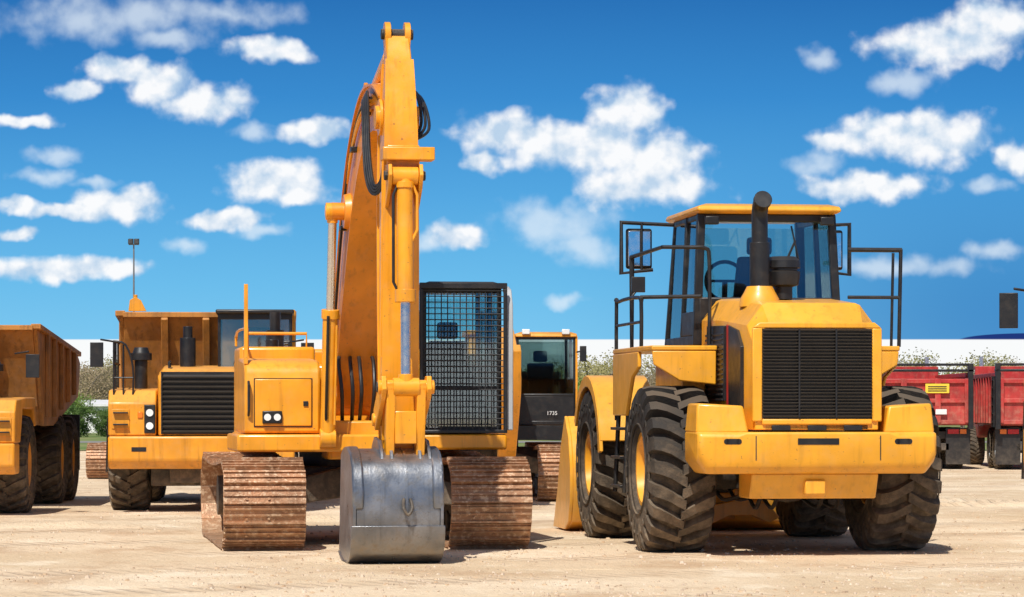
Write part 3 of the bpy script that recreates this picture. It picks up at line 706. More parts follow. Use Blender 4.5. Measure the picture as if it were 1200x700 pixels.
# ------------------------------------------------------------------ ARTICULATED DUMP TRUCK
def adt():
    root=thing('articulated_dump_truck','Yellow articulated dump truck parked facing out with tall bed','dump truck',(-4.36,42.3,0),4.5,group='articulated dump trucks parked on the yard')
    wheelset(root,[(-1.03,0),(1.03,0),(-1.03,4.0),(1.03,4.0),(-1.03,5.55),(1.03,5.55)],.73,.56,.34,YTR,YTR,22,.05,.5)
    mb=MB(); mb.box(-.45,.45,-1.0,1.7,.40,1.15).box(-.4,.4,1.9,6.0,.75,1.15).cyl((0,1.4,.9),(0,2.2,.9),.3).cyl((-.9,0,.72),(.9,0,.72),.16).cyl((-.9,4,.72),(.9,4,.72),.16).cyl((-.9,5.55,.72),(.9,5.55,.72),.16)
    mb.box(-.72,.72,-.7,.7,.35,1.0)
    part('chassis',mb,DRK,root,.015)
    mb=MB(); f=-1.5
    mb.prism([(f+.12,.60),(f,.72),(f,1.05),(-.95,1.05),(-.95,.60)],-1.27,1.27)
    bp=part('bumper',mb,YTR,root,.03)
    for s in(-1,1):
        mb=MB(); mb.box(*srt(s*.75,s*.95),f-.005,f+.02,.84,.90); part('bumper_slot',mb,BLK,bp,0)
    mb=MB()
    for s in(-1,1):
        x0,x1=srt(s*.62,s*1.27)
        mb.prism([(-1.42,1.055),(-1.42,1.50),(-1.25,1.68),(-.2,1.72),(.75,1.72),(.95,1.3),(.78,1.28),(.6,1.55),(-.6,1.55),(-.85,1.055)],x0,x1)
    fd=part('fender',mb,YTR,root,.02)
    for s in(-1,1):
        mb=MB(); mb.box(*srt(s*.98,s*1.22),-1.435,-1.415,1.15,1.42); part('fender_panel',mb,YTR,fd,.006)
        for z in(1.2,1.36):
            mb=MB(); mb.box(*srt(s*1.0,s*1.2),-1.50,-1.43,z,z+.02); part('step_tread',mb,BLK,fd,.003)
        mb=MB(); mb.box(*srt(s*.63,s*.78),-1.45,-1.40,1.09,1.48); h=part('headlight_housing',mb,BLK,fd,.01)
        for z in(1.19,1.37):
            mb=MB(); mb.cyl((s*.705,-1.47,z),(s*.705,-1.44,z),.05); part('headlight',mb,LGT,h,0)
        mb=MB(); mb.box(*srt(s*.80,s*.87),-1.44,-1.41,1.3,1.38); part('turn_signal',mb,AMB,fd,.005)
    mb=MB(); secs=[]
    for y,hw,zt in((-1.42,.58,1.90),(-1.32,.60,1.97),(-.3,.62,2.02),(.2,.64,2.04)):
        secs.append([(-hw,y,1.06),(hw,y,1.06),(hw,y,zt-.1),(hw-.08,y,zt),(-hw+.08,y,zt),(-hw,y,zt-.1)])
    mb.loft(secs); hood=part('engine_hood',mb,YTR,root,.015)
    for s in(-1,1):
        mb=MB(); mb.tube([(s*.45,-1.25,1.98),(s*.45,-1.25,2.06),(s*.45,-.75,2.08),(s*.45,-.75,2.0)],.012,6); part('hood_handle',mb,BLK,hood,0)
    mb=MB(); mb.box(-.55,.55,-1.44,-1.425,1.08,1.93)
    for i in range(12):
        z=1.10+i*.068; mb.prism([(-1.49,z),(-1.44,z+.03),(-1.44,z+.042),(-1.495,z+.014)],-.54,.54)
    for x in(-.55,.535): mb.box(x,x+.018,-1.5,-1.43,1.08,1.93)
    part('grille',mb,BLK,hood,0)
    mb=MB(); mb.cyl((-.22,-.35,2.0),(-.22,-.35,2.42),.11).cyl((-.22,-.35,2.4),(-.22,-.35,2.58),.065); part('exhaust_pipe',mb,BLK,hood,.004)
    mb=MB(); mb.cyl((-.86,-.6,1.7),(-.86,-.6,2.1),.09).cyl((-.86,-.6,2.1),(-.86,-.6,2.2),.15).cyl((-.86,-.6,2.2),(-.86,-.6,2.28),.12,.09); part('air_cleaner',mb,BLK,root,.004)
    for s in(-1,1):
        mb=MB(); r=.014
        for y in(-1.3,-.8,-.2): mb.tube([(s*1.2,y,1.6),(s*1.2,y,2.35)],r)
        mb.tube([(s*1.2,-1.3,2.35),(s*1.2,.2,2.35)],r).tube([(s*1.2,-1.3,2.05),(s*1.2,.2,2.05)],r).tube(smoothpath([(s*.94,-1.3,1.6),(s*.94,-1.3,2.0),(s*1.04,-1.3,2.30),(s*1.2,-1.3,2.35)],3),r)
        mb.tube([(s*1.32,-.9,.55),(s*1.3,-.9,1.3)],r).tube([(s*.94,-1.3,1.85),(s*1.2,-1.3,1.85)],.012).tube([(s*1.07,-1.3,1.6),(s*1.07,-1.3,2.3)],.012)
        part('handrail',mb,BLK,root,0)
    for s in(-1,1):
        mb=MB(); mb.tube([(s*1.2,-.9,2.35),(s*1.40,-1.0,2.38)],.014).box(*srt(s*1.36,s*1.54),-1.02,-.97,2.0,2.34); m_=part('mirror',mb,BLK,root,.02)
        mb=MB(); mb.box(*srt(s*1.38,s*1.52),-.969,-.962,2.02,2.32); part('mirror_glass',mb,MIR,m_,0)
    x0,x1,ya,yb,zb,zt=.20,1.24,-.35,1.0,1.72,2.80
    mb=MB(); w=.04
    for x in(x0,x1-w):
        for y in(ya,yb-w): mb.box(x,x+w,y,y+w,zb,zt-.03)
    mb.box(x0,x1,ya,yb,zb,zb+.12).box(x0,x1,ya-.002,ya+.05,zt-.12,zt-.03).box(x0,x1,yb-.05,yb,zb,1.95).box(x1-.04,x1,.3,.35,zb,zt-.03).box(x0,x0+.04,.3,.35,zb,zt-.03)
    cab=part('cab',mb,BLK,root,.012)
    mb=MB(); mb.box(x0-.03,x1+.03,ya-.10,yb+.03,zt-.04,zt+.02); part('cab_roof',mb,BLK,cab,.02)
    mb=MB(); mb.box(x1+.0,x1+.05,.55,yb+.04,zb,zt+.05); part('rollover_bar',mb,YTR,cab,.01)
    mb=MB(); mb.box(x0+.04,x1-.04,ya+.01,ya+.02,zb+.12,zt-.12); part('windscreen',mb,GLS,cab,0)
    mb=MB(); mb.tube([(.55,ya-.01,1.86),(.80,ya-.01,2.35)],.01,6); part('window_wiper',mb,BLK,cab,0)
    mb=MB(); mb.box(x1-.02,x1-.01,ya+.05,yb-.05,zb+.12,zt-.05).box(x0+.01,x0+.02,ya+.05,yb-.05,zb+.12,zt-.05); part('side_window',mb,GLS,cab,0)
    mb=MB(); mb.box(.5,.95,.3,.75,1.85,2.1).box(.52,.93,.65,.8,2.1,2.6); part('seat',mb,SEAT,cab,.03)
    mb=MB(); mb.lathe([(0,.16),(.015,.175),(0,.19),(-.015,.175)],(.72,.05,2.12),20,'y').tube([(.72,.1,1.8),(.72,.05,2.12)],.025); part('steering_wheel',mb,BLK,cab,0)
    mb=MB()
    sidep=[(1.15,2.80),(1.25,2.80),(6.5,2.48),(6.9,2.35),(6.6,1.75),(3.2,1.28),(2.0,1.28),(1.75,1.6)]
    for s in(-1,1): mb.prism(sidep,*srt(s*1.25,s*1.19))
    mb.prism([(1.13,2.80),(1.2,2.80),(1.8,1.58),(1.73,1.58)],-1.19,1.19)
    mb.prism([(1.73,1.62),(2.0,1.29),(3.2,1.29),(6.6,1.76),(6.6,1.84),(3.2,1.37),(2.05,1.37),(1.8,1.64)],-1.19,1.19)
    for s in(-1,1):
        mb.prism([(1.10,2.77),(6.5,2.45),(6.5,2.53),(1.10,2.85)],*srt(s*1.17,s*1.31))
        for y in(2.2,3.1,4.0,4.9,5.8):
            zt_=2.83-(y-1.1)*.06; mb.box(*srt(s*1.25,s*1.31),y-.06,y+.06,1.42+max(0,(y-3.2)*.14),zt_-.04)
    mb.box(-1.2,1.2,1.08,1.18,2.75,2.83)
    for x in(-.6,0,.6): mb.prism([(1.05,2.72),(1.13,2.78),(1.73,1.6),(1.66,1.6)],x-.05,x+.05)
    bed=part('dump_bed',mb,BRB,root,.01)
    mb=MB(); mb.prism([(-1.12,2.84),(-1.10,3.00),(-1.02,3.05),(-.94,3.00),(-.86,2.84)],1.10,1.16,'y'); mb.cyl((-1.02,1.13,2.98),(-1.02,1.13,3.08),.03); part('bed_hook',mb,YTR,bed,.005)
    mb=MB()
    for s in(-1,1): mb.cyl((s*.55,2.2,1.0),(s*.5,3.6,1.3),.09)
    part('hoist_cylinder',mb,DRK,root,0)
    for s in(-1,1):
        mb=MB(); mb.box(*srt(s*.75,s*1.3),6.35,6.38,.5,1.45); part('mud_flap',mb,BLK,root,.004)
    return root
A=adt()
copy_thing(A,(-7.90,40.9,0),2.2,label='Yellow articulated dump truck partly in view beside the yard',scale=(-1,1,.92),skip=('bed_hook','handrail'))
copy_thing(A,(7.40,34.0,0),-14.0,label='Articulated dump truck showing only its mirror and edge',scale=(1.13,1.13,1.16))
# ------------------------------------------------------------------ RED DUMP TRUCK
def red_truck():
    root=thing('dump_truck','Red highway dump truck parked with closed ribbed tailgate','dump truck',(9.62,72.0,0),0,group='red dump trucks parked in a row')
    wheelset(root,[(-.92,-.65),(.92,-.65),(-.92,.65),(.92,.65),(-1.0,5.2),(1.0,5.2)],.5,.42,.26,GRY,GRY,30,.02)
    mb=MB(); mb.box(-.42,-.30,-1.4,6.3,.75,1.0).box(.30,.42,-1.4,6.3,.75,1.0).box(-.9,.9,-1.42,-1.32,.72,.9).cyl((-.9,-.65,.5),(.9,-.65,.5),.12).cyl((-.9,.65,.5),(.9,.65,.5),.12).box(-.8,.8,-.9,.9,.65,.8)
    mb.box(-.7,.7,-1.5,-1.3,.45,.62).box(-.06,.06,-1.5,-1.0,.3,.75).box(-.15,.15,-1.6,-1.42,.62,.8)
    part('chassis',mb,DRK,root,.01)
    mb=MB()
    for s in(-1,1):
        mb.box(*srt(s*1.12,s*1.18),-1.6,3.6,1.08,2.2); mb.box(*srt(s*1.08,s*1.23),-1.6,3.6,2.18,2.28)
        for i in range(9): mb.box(*srt(s*1.18,s*1.24),-1.5+i*.6,-1.4+i*.6,1.08,2.18)
    mb.box(-1.12,1.12,-1.6,3.6,1.04,1.10).box(-1.16,1.16,3.55,3.65,1.04,2.5).box(-1.16,1.16,3.6,4.4,2.42,2.5)
    bed=part('dump_bed',mb,RED,root,.01)
    mb=MB(); mb.box(-1.16,1.16,-1.68,-1.61,1.10,2.14)
    for x in(-1.10,-.4,.4,1.10): mb.box(x-.07,x+.07,-1.76,-1.68,1.10,2.14)
    for z in(1.12,1.62,2.08): mb.box(-1.17,1.17,-1.74,-1.675,z-.05,z+.05)
    tg=part('tailgate',mb,RED,bed,.01)
    for x in(-1.17,1.17):
        mb=MB(); mb.box(x-.06,x+.06,-1.80,-1.62,.95,2.5); part('corner_post',mb,BLK,bed,.01)
    mb=MB()
    for i in range(6): mb.box(-1.26,-1.20,-1.55,-1.15,1.1+i*.2,1.13+i*.2)
    mb.box(-1.26,-1.22,-1.57,-1.54,1.0,2.2).box(-1.26,-1.22,-1.16,-1.13,1.0,2.2); part('side_ladder',mb,BLK,bed,0)
    mb=MB(); mb.box(-1.24,1.24,-1.8,-1.6,2.30,2.36).box(-1.22,1.22,-1.68,-1.62,2.44,2.50)
    part('tarp_rail',mb,BLK,bed,.01)
    mb=MB(); mb.box(.1,.66,-1.785,-1.765,1.80,2.02); part('warning_placard',mb,PLAC,tg,0)
    mb=MB()
    for z in(1.85,1.90,1.95): mb.box(.16,.60,-1.790,-1.786,z-.012,z+.012)
    part('placard_lines',mb,BLK,tg,0)
    mb=MB(); mb.box(.34,.6,-1.785,-1.765,1.3,1.42); part('plate',mb,WHT,tg,0)
    for s in(-1,1):
        mb=MB(); mb.box(*srt(s*.62,s*1.2),-1.5,-1.48,.12,.98); part('mud_flap',mb,BLK,root,.004)
        mb=MB(); mb.box(*srt(s*.66,s*.92),-1.56,-1.50,.84,.95); part('tail_light',mb,REDL,root,.004)
        mb=MB(); mb.box(*srt(s*.95,s*1.1),-1.56,-1.50,.84,.95); part('indicator_light',mb,AMB,root,.004)
    mb=MB(); mb.prism([(4.3,1.0),(4.3,2.35),(4.5,2.5),(5.3,2.45),(5.6,1.85),(6.8,1.75),(6.95,1.6),(6.95,.7),(4.3,.7)],-1.0,1.0); cab=part('cab',mb,RED,root,.04)
    mb=MB()
    for s in(-1,1): mb.prism([(4.6,1.75),(4.6,2.3),(5.2,2.28),(5.4,1.75)],*srt(s*1.0,s*1.006))
    mb.box(-.8,.8,4.285,4.295,1.7,2.25); part('cab_window',mb,BLK,cab,0)
    for s in(-1,1):
        mb=MB(); mb.cyl((s*.95,4.1,1.0),(s*.95,4.1,2.75),.05); part('exhaust_pipe',mb,CHR,root,0)
        mb=MB(); mb.box(*srt(s*1.1,s*1.3),5.5,5.6,1.7,2.2); mb.tube([(s*1.0,5.4,2.1),(s*1.2,5.5,2.1)],.02); part('mirror',mb,CHR,root,.01)
    return root
T=red_truck()
copy_thing(T,(12.62,71.5,0),-3.0,label='Red highway dump truck with ribbed side, parked beside another')
def dozer():
    root=thing('bulldozer','Yellow bulldozer with rusty tracks parked behind dump truck','bulldozer',(-7.45,62.0,0),0)
    undercarriage(root,.95,.5,2.8,.72)
    mb=MB(); mb.prism([(-1.2,.8),(-1.2,1.5),(-.2,1.6),(-.2,1.2),(1.2,1.2),(1.2,.8)],-.5,.5); part('engine_hood',mb,YTR,root,.03)
    mb=MB(); mb.box(-.6,.6,0,.06,1.2,1.9).box(-.6,-.54,0,1.1,1.2,1.9).box(.54,.6,0,1.1,1.2,1.9).box(-.65,.65,-.05,1.2,1.9,1.96); part('cab',mb,YTR,root,.01)
    return root
dozer()
lp=thing('street_lamp','Tall grey lighting pole with twin floodlights','street lamp',(-11.65,92,0),0)
mb=MB(); mb.cyl((0,0,0),(0,0,6.50),.045,.022,12).cyl((0,0,0),(0,0,.3),.12,.12,12); part('pole',mb,POL,lp,0)
mb=MB(); mb.box(-.16,.16,-.02,.02,6.48,6.51); part('crossarm',mb,POL,lp,0)
for x in(-.09,.09):
    mb=MB(); mb.prism([(-.13,6.51),(-.10,6.66),(.05,6.68),(.05,6.51)],x-.075,x+.075); part('lamp_head',mb,BLK,lp,.01)
# ------------------------------------------------------------------ SETTING
def ground_mat():
    m=bpy.data.materials.new('sandy_dirt'); m.use_nodes=True; t=NT(m.node_tree)
    g=t.n('ShaderNodeNewGeometry'); P=g.outputs['Position']
    mp=t.n('ShaderNodeMapping'); mp.inputs['Scale'].default_value=(.8,.45,1); mp.inputs['Rotation'].default_value=(0,0,.2); t.l(P,mp.inputs[0])
    big=t.noise(P,.16,4,.6); mid=t.noise(mp.outputs[0],1.0,6,.70); fine=t.noise(P,14,4,.74)
    gran=t.n('ShaderNodeTexVoronoi'); gran.inputs['Scale'].default_value=17; t.l(P,gran.inputs['Vector'])
    c=t.mix(t.smooth(big.outputs[0],.35,.65),(.64,.475,.30),(.78,.61,.42))
    c=t.mix(t.math('MULTIPLY',t.smooth(mid.outputs[0],.51,.65),.65),c,(.50,.325,.19))
    c=t.mix(t.math('MULTIPLY',t.smooth(mid.outputs[0],.47,.36),.65),c,(.86,.72,.53))
    c=t.mix(t.math('MULTIPLY',t.smooth(fine.outputs[0],.55,.69),.48),c,(.40,.27,.165))
    c=t.mix(t.math('MULTIPLY',t.smooth(gran.outputs['Distance'],.20,.08),.34),c,(.92,.83,.68))
    mp2=t.n('ShaderNodeMapping'); mp2.inputs['Rotation'].default_value=(0,0,R(62)); t.l(P,mp2.inputs[0])
    wv=t.n('ShaderNodeTexWave'); wv.inputs['Scale'].default_value=.11; wv.inputs['Distortion'].default_value=5; wv.inputs['Detail'].default_value=2; wv.inputs['Detail Scale'].default_value=.4; t.l(mp2.outputs[0],wv.inputs[0])
    band=t.smooth(wv.outputs['Fac'],.78,.93)
    cl=t.n('ShaderNodeTexWave'); cl.bands_direction='Y'; cl.inputs['Scale'].default_value=1.6; cl.inputs['Distortion'].default_value=1.2; t.l(mp2.outputs[0],cl.inputs[0])
    rut=t.math('MULTIPLY',band,t.smooth(big.outputs[0],.42,.56))
    cleat=t.math('MULTIPLY',rut,t.smooth(cl.outputs['Fac'],.4,.7))
    c=t.mix(t.math('MULTIPLY',rut,.25),c,(.50,.34,.21))
    c=t.mix(t.math('MULTIPLY',cleat,.28),c,(.40,.265,.165))
    b=t.n('ShaderNodeBsdfPrincipled'); b.inputs['Roughness'].default_value=.95; b.inputs['Specular IOR Level'].default_value=.12
    t.l(c,b.inputs['Base Color'])
    h=t.math('ADD',mid.outputs[0],t.math('MULTIPLY',fine.outputs[0],.25))
    h=t.math('SUBTRACT',h,t.math('MULTIPLY',t.math('ADD',rut,cleat),.15))
    bp=t.n('ShaderNodeBump'); bp.inputs['Strength'].default_value=.9; bp.inputs['Distance'].default_value=.15; t.l(h,bp.inputs['Height']); t.l(bp.outputs[0],b.inputs['Normal'])
    o=t.n('ShaderNodeOutputMaterial'); t.l(b.outputs[0],o.inputs[0]); return m
def simple_mat(name,c1,c2,scale,rough=.9):
    m=bpy.data.materials.new(name); m.use_nodes=True; t=NT(m.node_tree)
    g=t.n('ShaderNodeNewGeometry'); n=t.noise(g.outputs['Position'],scale,4,.65)
    c=t.mix(t.smooth(n.outputs[0],.35,.65),c1,c2)
    b=t.n('ShaderNodeBsdfPrincipled'); b.inputs['Roughness'].default_value=rough; t.l(c,b.inputs['Base Color']); b.inputs['Specular IOR Level'].default_value=.2
    o=t.n('ShaderNodeOutputMaterial'); t.l(b.outputs[0],o.inputs[0]); return m
def sheet(name,x0,x1,y0,y1,z,mat):
    me=bpy.data.meshes.new(name); me.from_pydata([(x0,y0,z),(x1,y0,z),(x1,y1,z),(x0,y1,z)],[],[(0,1,2,3)]); me.materials.append(mat)
    o=bpy.data.objects.new(name,me); COL.objects.link(o); o['kind']='structure'; return o
GM=ground_mat()
sheet('ground',-4000,4000,-400,6000,0,GM)
sheet('grass',-900,900,102,900,.02,simple_mat('grass_field',(.10,.16,.035),(.24,.24,.09),.25))
sheet('road',-900,900,124,131,.03,simple_mat('asphalt',(.20,.19,.17),(.26,.25,.22),.6))
def stones(name,label,n,smin,smax,dpow,mat,hk):
    mb=MB()
    for i in range(n):
        d=21+50*random.random()**dpow; x=random.uniform(-.19,.19)*d*1.15
        if noise.noise((x*.5,d*.35,3.3))+random.uniform(-.25,.25)<-.05: continue
        s=random.uniform(smin,smax)*(1 if random.random()<.96 else 1.8)
        a=random.random()*6
        vs=[]
        for k in range(5):
            an=a+k*1.2566; vs.append((x+s*random.uniform(.7,1.2)*math.cos(an),d+s*random.uniform(.7,1.2)*math.sin(an),-.004))
        for k in range(5):
            an=a+k*1.2566; q=s*random.uniform(.4,.75); vs.append((x+q*math.cos(an),d+q*math.sin(an),s*hk*random.uniform(.6,1.0)))
        mb.add(vs,[(k,(k+1)%5,5+(k+1)%5,5+k) for k in range(5)]+[(5,6,7,8,9)])
    g=part(name,mb,mat,None,0); g['kind']='stuff'; g['label']=label
stones('gravel','small loose stones scattered over the dirt yard',9000,.006,.019,1.8,simple_mat('gravel_stone',(.70,.57,.43),(.42,.30,.20),3),.9)
stones('soil_clod','crumbly brown soil clods scattered over the yard',2000,.010,.030,1.6,simple_mat('soil_crumb',(.46,.31,.19),(.62,.46,.30),2),.6)
mb=MB()
for (cx,cy,lx,ly,hh) in((-5.4,36,1.6,.5,.05),(.65,26.4,.50,.10,.012),(1.4,40,2.2,.4,.05),(6.3,44,3,.5,.08),(-2.5,38,2,.4,.06),(3.2,48,3,.4,.08),(7.5,38,1.5,.4,.05),(-6.8,33,1.2,.3,.03)):
    n=26; m_=8; vs=[];fs=[]
    for i in range(n+1):
        for j in range(m_+1):
            u=i/n*2-1; v=j/m_*2-1; q=max(0,1-u*u)*max(0,1-v*v)
            x=cx+u*lx; y=cy+v*ly; vs.append((x,y,-.01+hh*q*(1+.9*noise.noise((x*3,y*5,0)))+ .01*q))
    for i in range(n):
        for j in range(m_):
            k=i*(m_+1)+j; fs.append((k,k+1,k+m_+2,k+m_+1))
    mb.add(vs,fs)
g=part('soil_ridge',mb,GM,None,0); g['kind']='stuff'; g['label']='low ridges of loose sandy soil on the yard'
def leafmat(name,a,b_):
    m=bpy.data.materials.new(name); m.use_nodes=True; t=NT(m.node_tree)
    g=t.n('ShaderNodeNewGeometry'); n=t.noise(g.outputs['Position'],.8,2)
    oi=t.n('ShaderNodeObjectInfo')
    f=t.math('ADD',t.smooth(n.outputs[0],.3,.7),t.math('MULTIPLY',oi.outputs['Random'],.5),clamp=True)
    c=t.mix(f,a,b_); d=t.n('ShaderNodeBsdfDiffuse'); tr=t.n('ShaderNodeBsdfTranslucent'); t.l(c,d.inputs[0]); t.l(c,tr.inputs[0])
    mx=t.n('ShaderNodeMixShader'); mx.inputs[0].default_value=.4; t.l(d.outputs[0],mx.inputs[1]); t.l(tr.outputs[0],mx.inputs[2])
    o=t.n('ShaderNodeOutputMaterial'); t.l(mx.outputs[0],o.inputs[0]); return m
BARK=simple_mat('bark',(.20,.16,.12),(.30,.25,.19),2)
L1=leafmat('spring_leaf',(.28,.27,.10),(.40,.36,.16)); L2=leafmat('budding_twig',(.34,.26,.16),(.44,.35,.22)); L3=leafmat('green_leaf',(.15,.25,.05),(.28,.38,.10)); L4=leafmat('evergreen_leaf',(.06,.12,.035),(.14,.21,.06))
def make_tree(name,label,cat,H,Wd,leaf,loc,nclump=26,per=70,ls=.13,low=.25,trunkr=.13,group=None):
    root=thing(name,label,cat,loc,0,group)
    mb=MB(); th=H*.45
    mb.tube([(0,0,-.05),(.05,0,th*.5),(0,.05,th)],trunkr,7)
    ends=[]
    for k in range(9):
        a=k*2.4; l=Wd*random.uniform(.35,.48); z0=th*random.uniform(.5,1)
        e=Vector((l*math.cos(a),l*math.sin(a),H*random.uniform(.5,.88))); mid=Vector((e.x*.5,e.y*.5,z0+(e.z-z0)*.6))
        mb.tube([(0,0,z0),mid,e],trunkr*.32,5); ends.append(e)
        for q in range(4):
            e2=e+Vector((random.uniform(-1,1),random.uniform(-1,1),random.uniform(-.2,.6)))*Wd*.14; mb.tube([mid.lerp(e,.5),e2],trunkr*.12,4)
    part('trunk',mb,BARK,root,0)
    mb=MB()
    for k in range(nclump):
        if k<len(ends): c=ends[k]
        else:
            a=random.random()*6.28; rr=Wd*.42*random.random()**.5; u=random.random()
            zc=H*(low+(.90-low)*u); rr*=(1.0-.5*abs(u-.4)*1.2); c=Vector((rr*math.cos(a),rr*math.sin(a),zc))
        cr=Wd*random.uniform(.12,.20)
        for q in range(per):
            v=Vector((random.gauss(0,1),random.gauss(0,1),random.gauss(0,.75)))
            v=v.normalized()*cr*random.random()**.5
            p=c+v
            if p.z<.05: p.z=.05
            s=ls*random.uniform(.6,1.3)
            x=Vector((random.gauss(0,1),random.gauss(0,1),random.gauss(0,1))).normalized(); y=x.orthogonal().normalized()
            mb.add([p-x*s,p+y*s*.6,p+x*s,p-y*s*.6],[(0,1,2,3)])
    part('crown',mb,leaf,root,0)
    return root
gA='budding trees along the far field edge'
t1=make_tree('tree','Budding tree with sparse yellow-green leaves on grass','tree',5.3,5.2,L1,(-30,215,0),42,130,.075,group=gA)
t2=make_tree('tree','Bare brown budding tree standing in the far grass','tree',5.0,4.9,L2,(-26,225,0),40,120,.065,low=.25,group=gA)
t3=make_tree('tree','Leafy green tree standing at the far grass edge','tree',4.3,4.6,L3,(-22,205,0),38,130,.08,low=.15,group=gA)
src=[t1,t2,t3]
for i in range(80):
    x=-54+i*1.42+random.uniform(-.7,.7); y=random.uniform(190,250)
    if 46<i: k=random.choice([0,0,1,1,2])
    elif i<28: k=random.choice([1,1,0])
    else: k=random.choice([0,1,2])
    c=copy_thing(src[k],(x,y,0),random.uniform(0,360)); s=random.uniform(.85,1.05)*(y/215); c.scale=(s*1.2,s*1.2,s*.98)
gB='rounded evergreen shrubs on the grass'
s1=make_tree('shrub','Rounded dark evergreen shrub growing on the grass','shrub',1.7,1.9,L4,(-22.0,150,0),34,110,.055,low=.05,trunkr=.05,group=gB)
for x,y,s in((-20.6,152,.75),(-21.3,158,.9),(-23.8,149,.9),(5.2,139,1.1),(-19.2,151,.65)):
    c=copy_thing(s1,(x,y,0),random.uniform(0,360)); c.scale=(s,)*3
b1=make_tree('bush','Bright green leafy bush beside the yard edge','bush',2.9,2.6,L3,(3.45,132,0),38,130,.06,low=.05,trunkr=.05,group='green bushes at the yard edge')
for x,y,s in((4.7,136,.7),(2.2,134,.9),(27,150,.9),(-24.5,165,.9),(24.5,148,.8)):
    c=copy_thing(b1,(x,y,0),random.uniform(0,360)); c.scale=(s,)*3
def bld(x,y,w,h,label):
    root=thing('warehouse',label,'building',(x,y,0))
    mb=MB(); mb.box(-w/2,w/2,0,9,0,h); part('wall',mb,WHT,root,0)
    mb=MB(); mb.prism([(-.3,h),(-.3,h+.12),(4.5,h+.4),(9.3,h+.12),(9.3,h)],-w/2-.3,w/2+.3); part('roof',mb,WHT,root,0)
    n=int(w/3)
    for i in range(n):
        xx=-w/2+1.5+i*3; mb=MB(); mb.box(xx-.4,xx+.4,-.02,.0,.7,1.3); part('window',mb,BLK,root,0)
bld(-26,176,22,1.6,'Low white warehouse with small dark windows on grass')
# ------------------------------------------------------------------ WORLD
w=bpy.data.worlds.new('World'); scene.world=w; w.use_nodes=True
t=NT(w.node_tree)
SEL,SAZ=53,-17
sky=t.n('ShaderNodeTexSky',sky_type='NISHITA'); sky.sun_disc=False; sky.sun_elevation=R(SEL)
sdir=Vector((math.sin(R(SAZ)),-math.cos(R(SAZ)),0))
sky.sun_rotation=math.atan2(sdir.x,sdir.y)
tc=t.n('ShaderNodeTexCoord'); D=tc.outputs['Generated']
sp=t.n('ShaderNodeSeparateXYZ'); t.l(D,sp.inputs[0])
ay=t.math('MAXIMUM',t.math('ABSOLUTE',sp.outputs[1]),.02)
u=t.math('MULTIPLY',t.math('DIVIDE',sp.outputs[0],ay),35.0); v=t.math('MULTIPLY',t.math('DIVIDE',sp.outputs[2],ay),35.0)
cb=t.n('ShaderNodeCombineXYZ'); t.l(u,cb.inputs[0]); t.l(v,cb.inputs[1]); Q=cb.outputs[0]
wn=t.noise(Q,2.4,3,.5)
wv=t.vmath('MULTIPLY',t.vmath('SUBTRACT',wn.outputs['Color'],(.5,.5,.5)).outputs[0],(.50,.30,0))
Qw=t.vmath('ADD',Q,wv.outputs[0]).outputs[0]
def clouds(lst,k=1.0):
    cur=None
    for (cx,cy,rx,ry) in lst:
        ix,iy=100/(rx*k),100/(ry*k)
        m=t.vmath('MULTIPLY_ADD',Qw,(ix,iy,0),(-(cx-600)/100*ix,-(480-cy)/100*iy,0))
        ln=t.vmath('LENGTH',m.outputs[0]).outputs['Value']
        cur=ln if cur is None else t.math('SMOOTH_MIN',cur,ln,.35)
    return cur
strong=[(140,82,44,18),(185,100,46,26),(240,122,56,22),(320,60,50,17),(95,107,28,12),(372,154,46,14),(325,213,58,25),(350,228,40,14),(140,240,54,20),(85,250,50,9),(262,257,48,11),(25,275,26,9),(80,316,90,14),(130,314,45,12),(15,242,28,10),(25,140,40,10),
 (735,130,44,30),(600,158,62,25),(690,172,105,32),(770,185,60,28),(755,218,84,24),(570,192,30,14),
 (1075,160,98,32),(1040,150,50,20),(1110,50,88,28),(1165,25,62,28),(1020,218,78,18),(985,165,35,14),(1190,188,22,24),(535,275,34,16)]
faint=[(100,20,80,24),(172,15,60,22),(265,18,66,16),(300,158,22,10),(65,181,28,9),(55,208,28,9),(112,216,22,6),(218,290,28,10),(310,272,30,8),(650,262,62,24),(685,288,42,16),(665,351,24,7),(963,67,18,12),(1060,95,30,14),(1155,221,26,9),(1172,290,40,10),(1050,312,70,12),(960,190,30,12),(200,45,40,10),(500,285,30,10)]
n1=t.noise(Q,2.7,6,.46); off=t.vmath('ADD',Q,(-.07,.15,0)).outputs[0]; n2=t.noise(off,2.7,4,.46)
def alpha(lst,lo,hi,amp,k):
    m_=clouds(lst,k); base=t.math('SUBTRACT',1.0,m_); base=t.math('MAXIMUM',base,-1.0)
    dn=t.math('ADD',base,t.math('MULTIPLY',t.math('SUBTRACT',n1.outputs[0],.5),amp))
    return t.smooth(dn,lo,hi),dn
a1,d1=alpha(strong,-.12,.50,1.35,1.10); a2,d2=alpha(faint,-.15,.95,1.8,1.3)
def gradient():
    grad=t.n('ShaderNodeValToRGB'); t.l(t.smooth(v,.82,5.0,0,1,'LINEAR'),grad.inputs[0])
    cr=grad.color_ramp; cr.elements[0].position=0; cr.elements[0].color=(.20,.57,.87,1); cr.elements[1].position=1; cr.elements[1].color=(.020,.155,.46,1)
    for p,c in((.15,(.15,.51,.84,1)),(.40,(.090,.39,.76,1)),(.68,(.042,.26,.63,1))):
        e=cr.elements.new(p); e.color=c
    return grad.outputs[0]
G=gradient()
rt=t.math('MULTIPLY',t.smooth(u,.0,6.0),t.smooth(v,3.8,1.0))
base=t.mix(t.math('MULTIPLY',rt,.72),G,(.018,.17,.50))
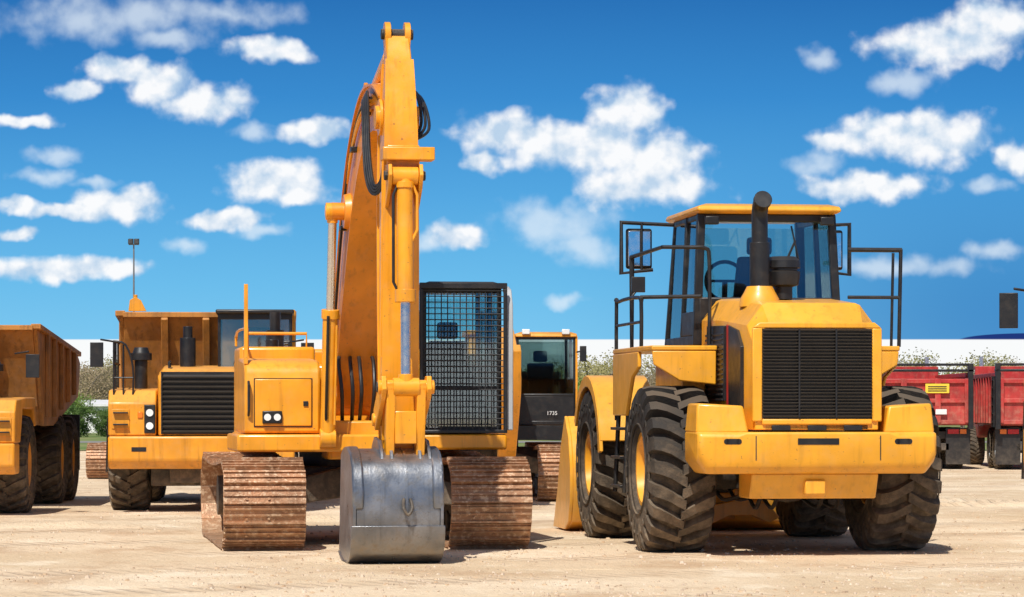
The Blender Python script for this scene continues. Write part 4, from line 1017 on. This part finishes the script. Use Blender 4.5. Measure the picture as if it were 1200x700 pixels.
shade=t.math('ADD',.36,t.math('MULTIPLY',t.math('SUBTRACT',n1.outputs[0],n2.outputs[0]),3.4))
shade=t.math('ADD',shade,t.math('MULTIPLY',d1,.55),clamp=True)
ccol=t.mix(shade,(.52,.67,.84),(.985,.99,1.0))
c=t.mix(t.math('MULTIPLY',a2,.62),base,(.82,.91,.98))
c=t.mix(t.math('MULTIPLY',a1,.97),c,ccol)
mr=t.vmath('MULTIPLY_ADD',Q,(1.2,12.0,0),(-7.3,-9.72,0))
c=t.mix(t.smooth(t.vmath('LENGTH',mr.outputs[0]).outputs['Value'],1.05,.95),c,(.015,.04,.20))
c=t.mix(t.smooth(v,.83,.81),c,(.95,.965,.97))
bgC=t.n('ShaderNodeBackground'); t.l(c,bgC.inputs['Color'])
c2=t.mix(t.smooth(v,.83,.81),base,(.95,.965,.97))
bgG=t.n('ShaderNodeBackground'); t.l(c2,bgG.inputs['Color'])
nish=t.n('ShaderNodeBackground'); nish.inputs['Strength'].default_value=.10; t.l(sky.outputs[0],nish.inputs['Color'])
sect=t.math('MULTIPLY',t.math('LESS_THAN',t.math('ABSOLUTE',u),9.0),t.math('LESS_THAN',t.math('ABSOLUTE',t.math('SUBTRACT',v,3.0)),3.2))
sect=t.math('MULTIPLY',sect,t.math('GREATER_THAN',sp.outputs[1],0.0))
m1=t.n('ShaderNodeMixShader'); t.l(sect,m1.inputs[0]); t.l(bgG.outputs[0],m1.inputs[1]); t.l(bgC.outputs[0],m1.inputs[2])
f=t.smooth(sp.outputs[2],.17,.32)
m2=t.n('ShaderNodeMixShader'); t.l(f,m2.inputs[0]); t.l(m1.outputs[0],m2.inputs[1]); t.l(nish.outputs[0],m2.inputs[2])
o=t.n('ShaderNodeOutputWorld'); t.l(m2.outputs[0],o.inputs[0])
sl=bpy.data.lights.new('sun','SUN'); sl.energy=4.8; sl.angle=R(.53); sl.color=(1,.965,.90)
so=bpy.data.objects.new('sun',sl); COL.objects.link(so)
d=Vector((sdir.x*math.cos(R(SEL)),sdir.y*math.cos(R(SEL)),math.sin(R(SEL))))
so.rotation_euler=d.to_track_quat('Z','Y').to_euler(); so.location=(-20,-20,40)
cam=bpy.data.cameras.new('camera'); co=bpy.data.objects.new('camera',cam); COL.objects.link(co)
co.location=(0,0,1.415); co.rotation_euler=(R(90),0,0)
cam.sensor_width=36; cam.lens=105; cam.shift_y=130/1200; cam.clip_end=9000; cam.clip_start=.1
scene.camera=co
scene.view_settings.view_transform='Standard'; scene.view_settings.look='None'; scene.view_settings.exposure=0
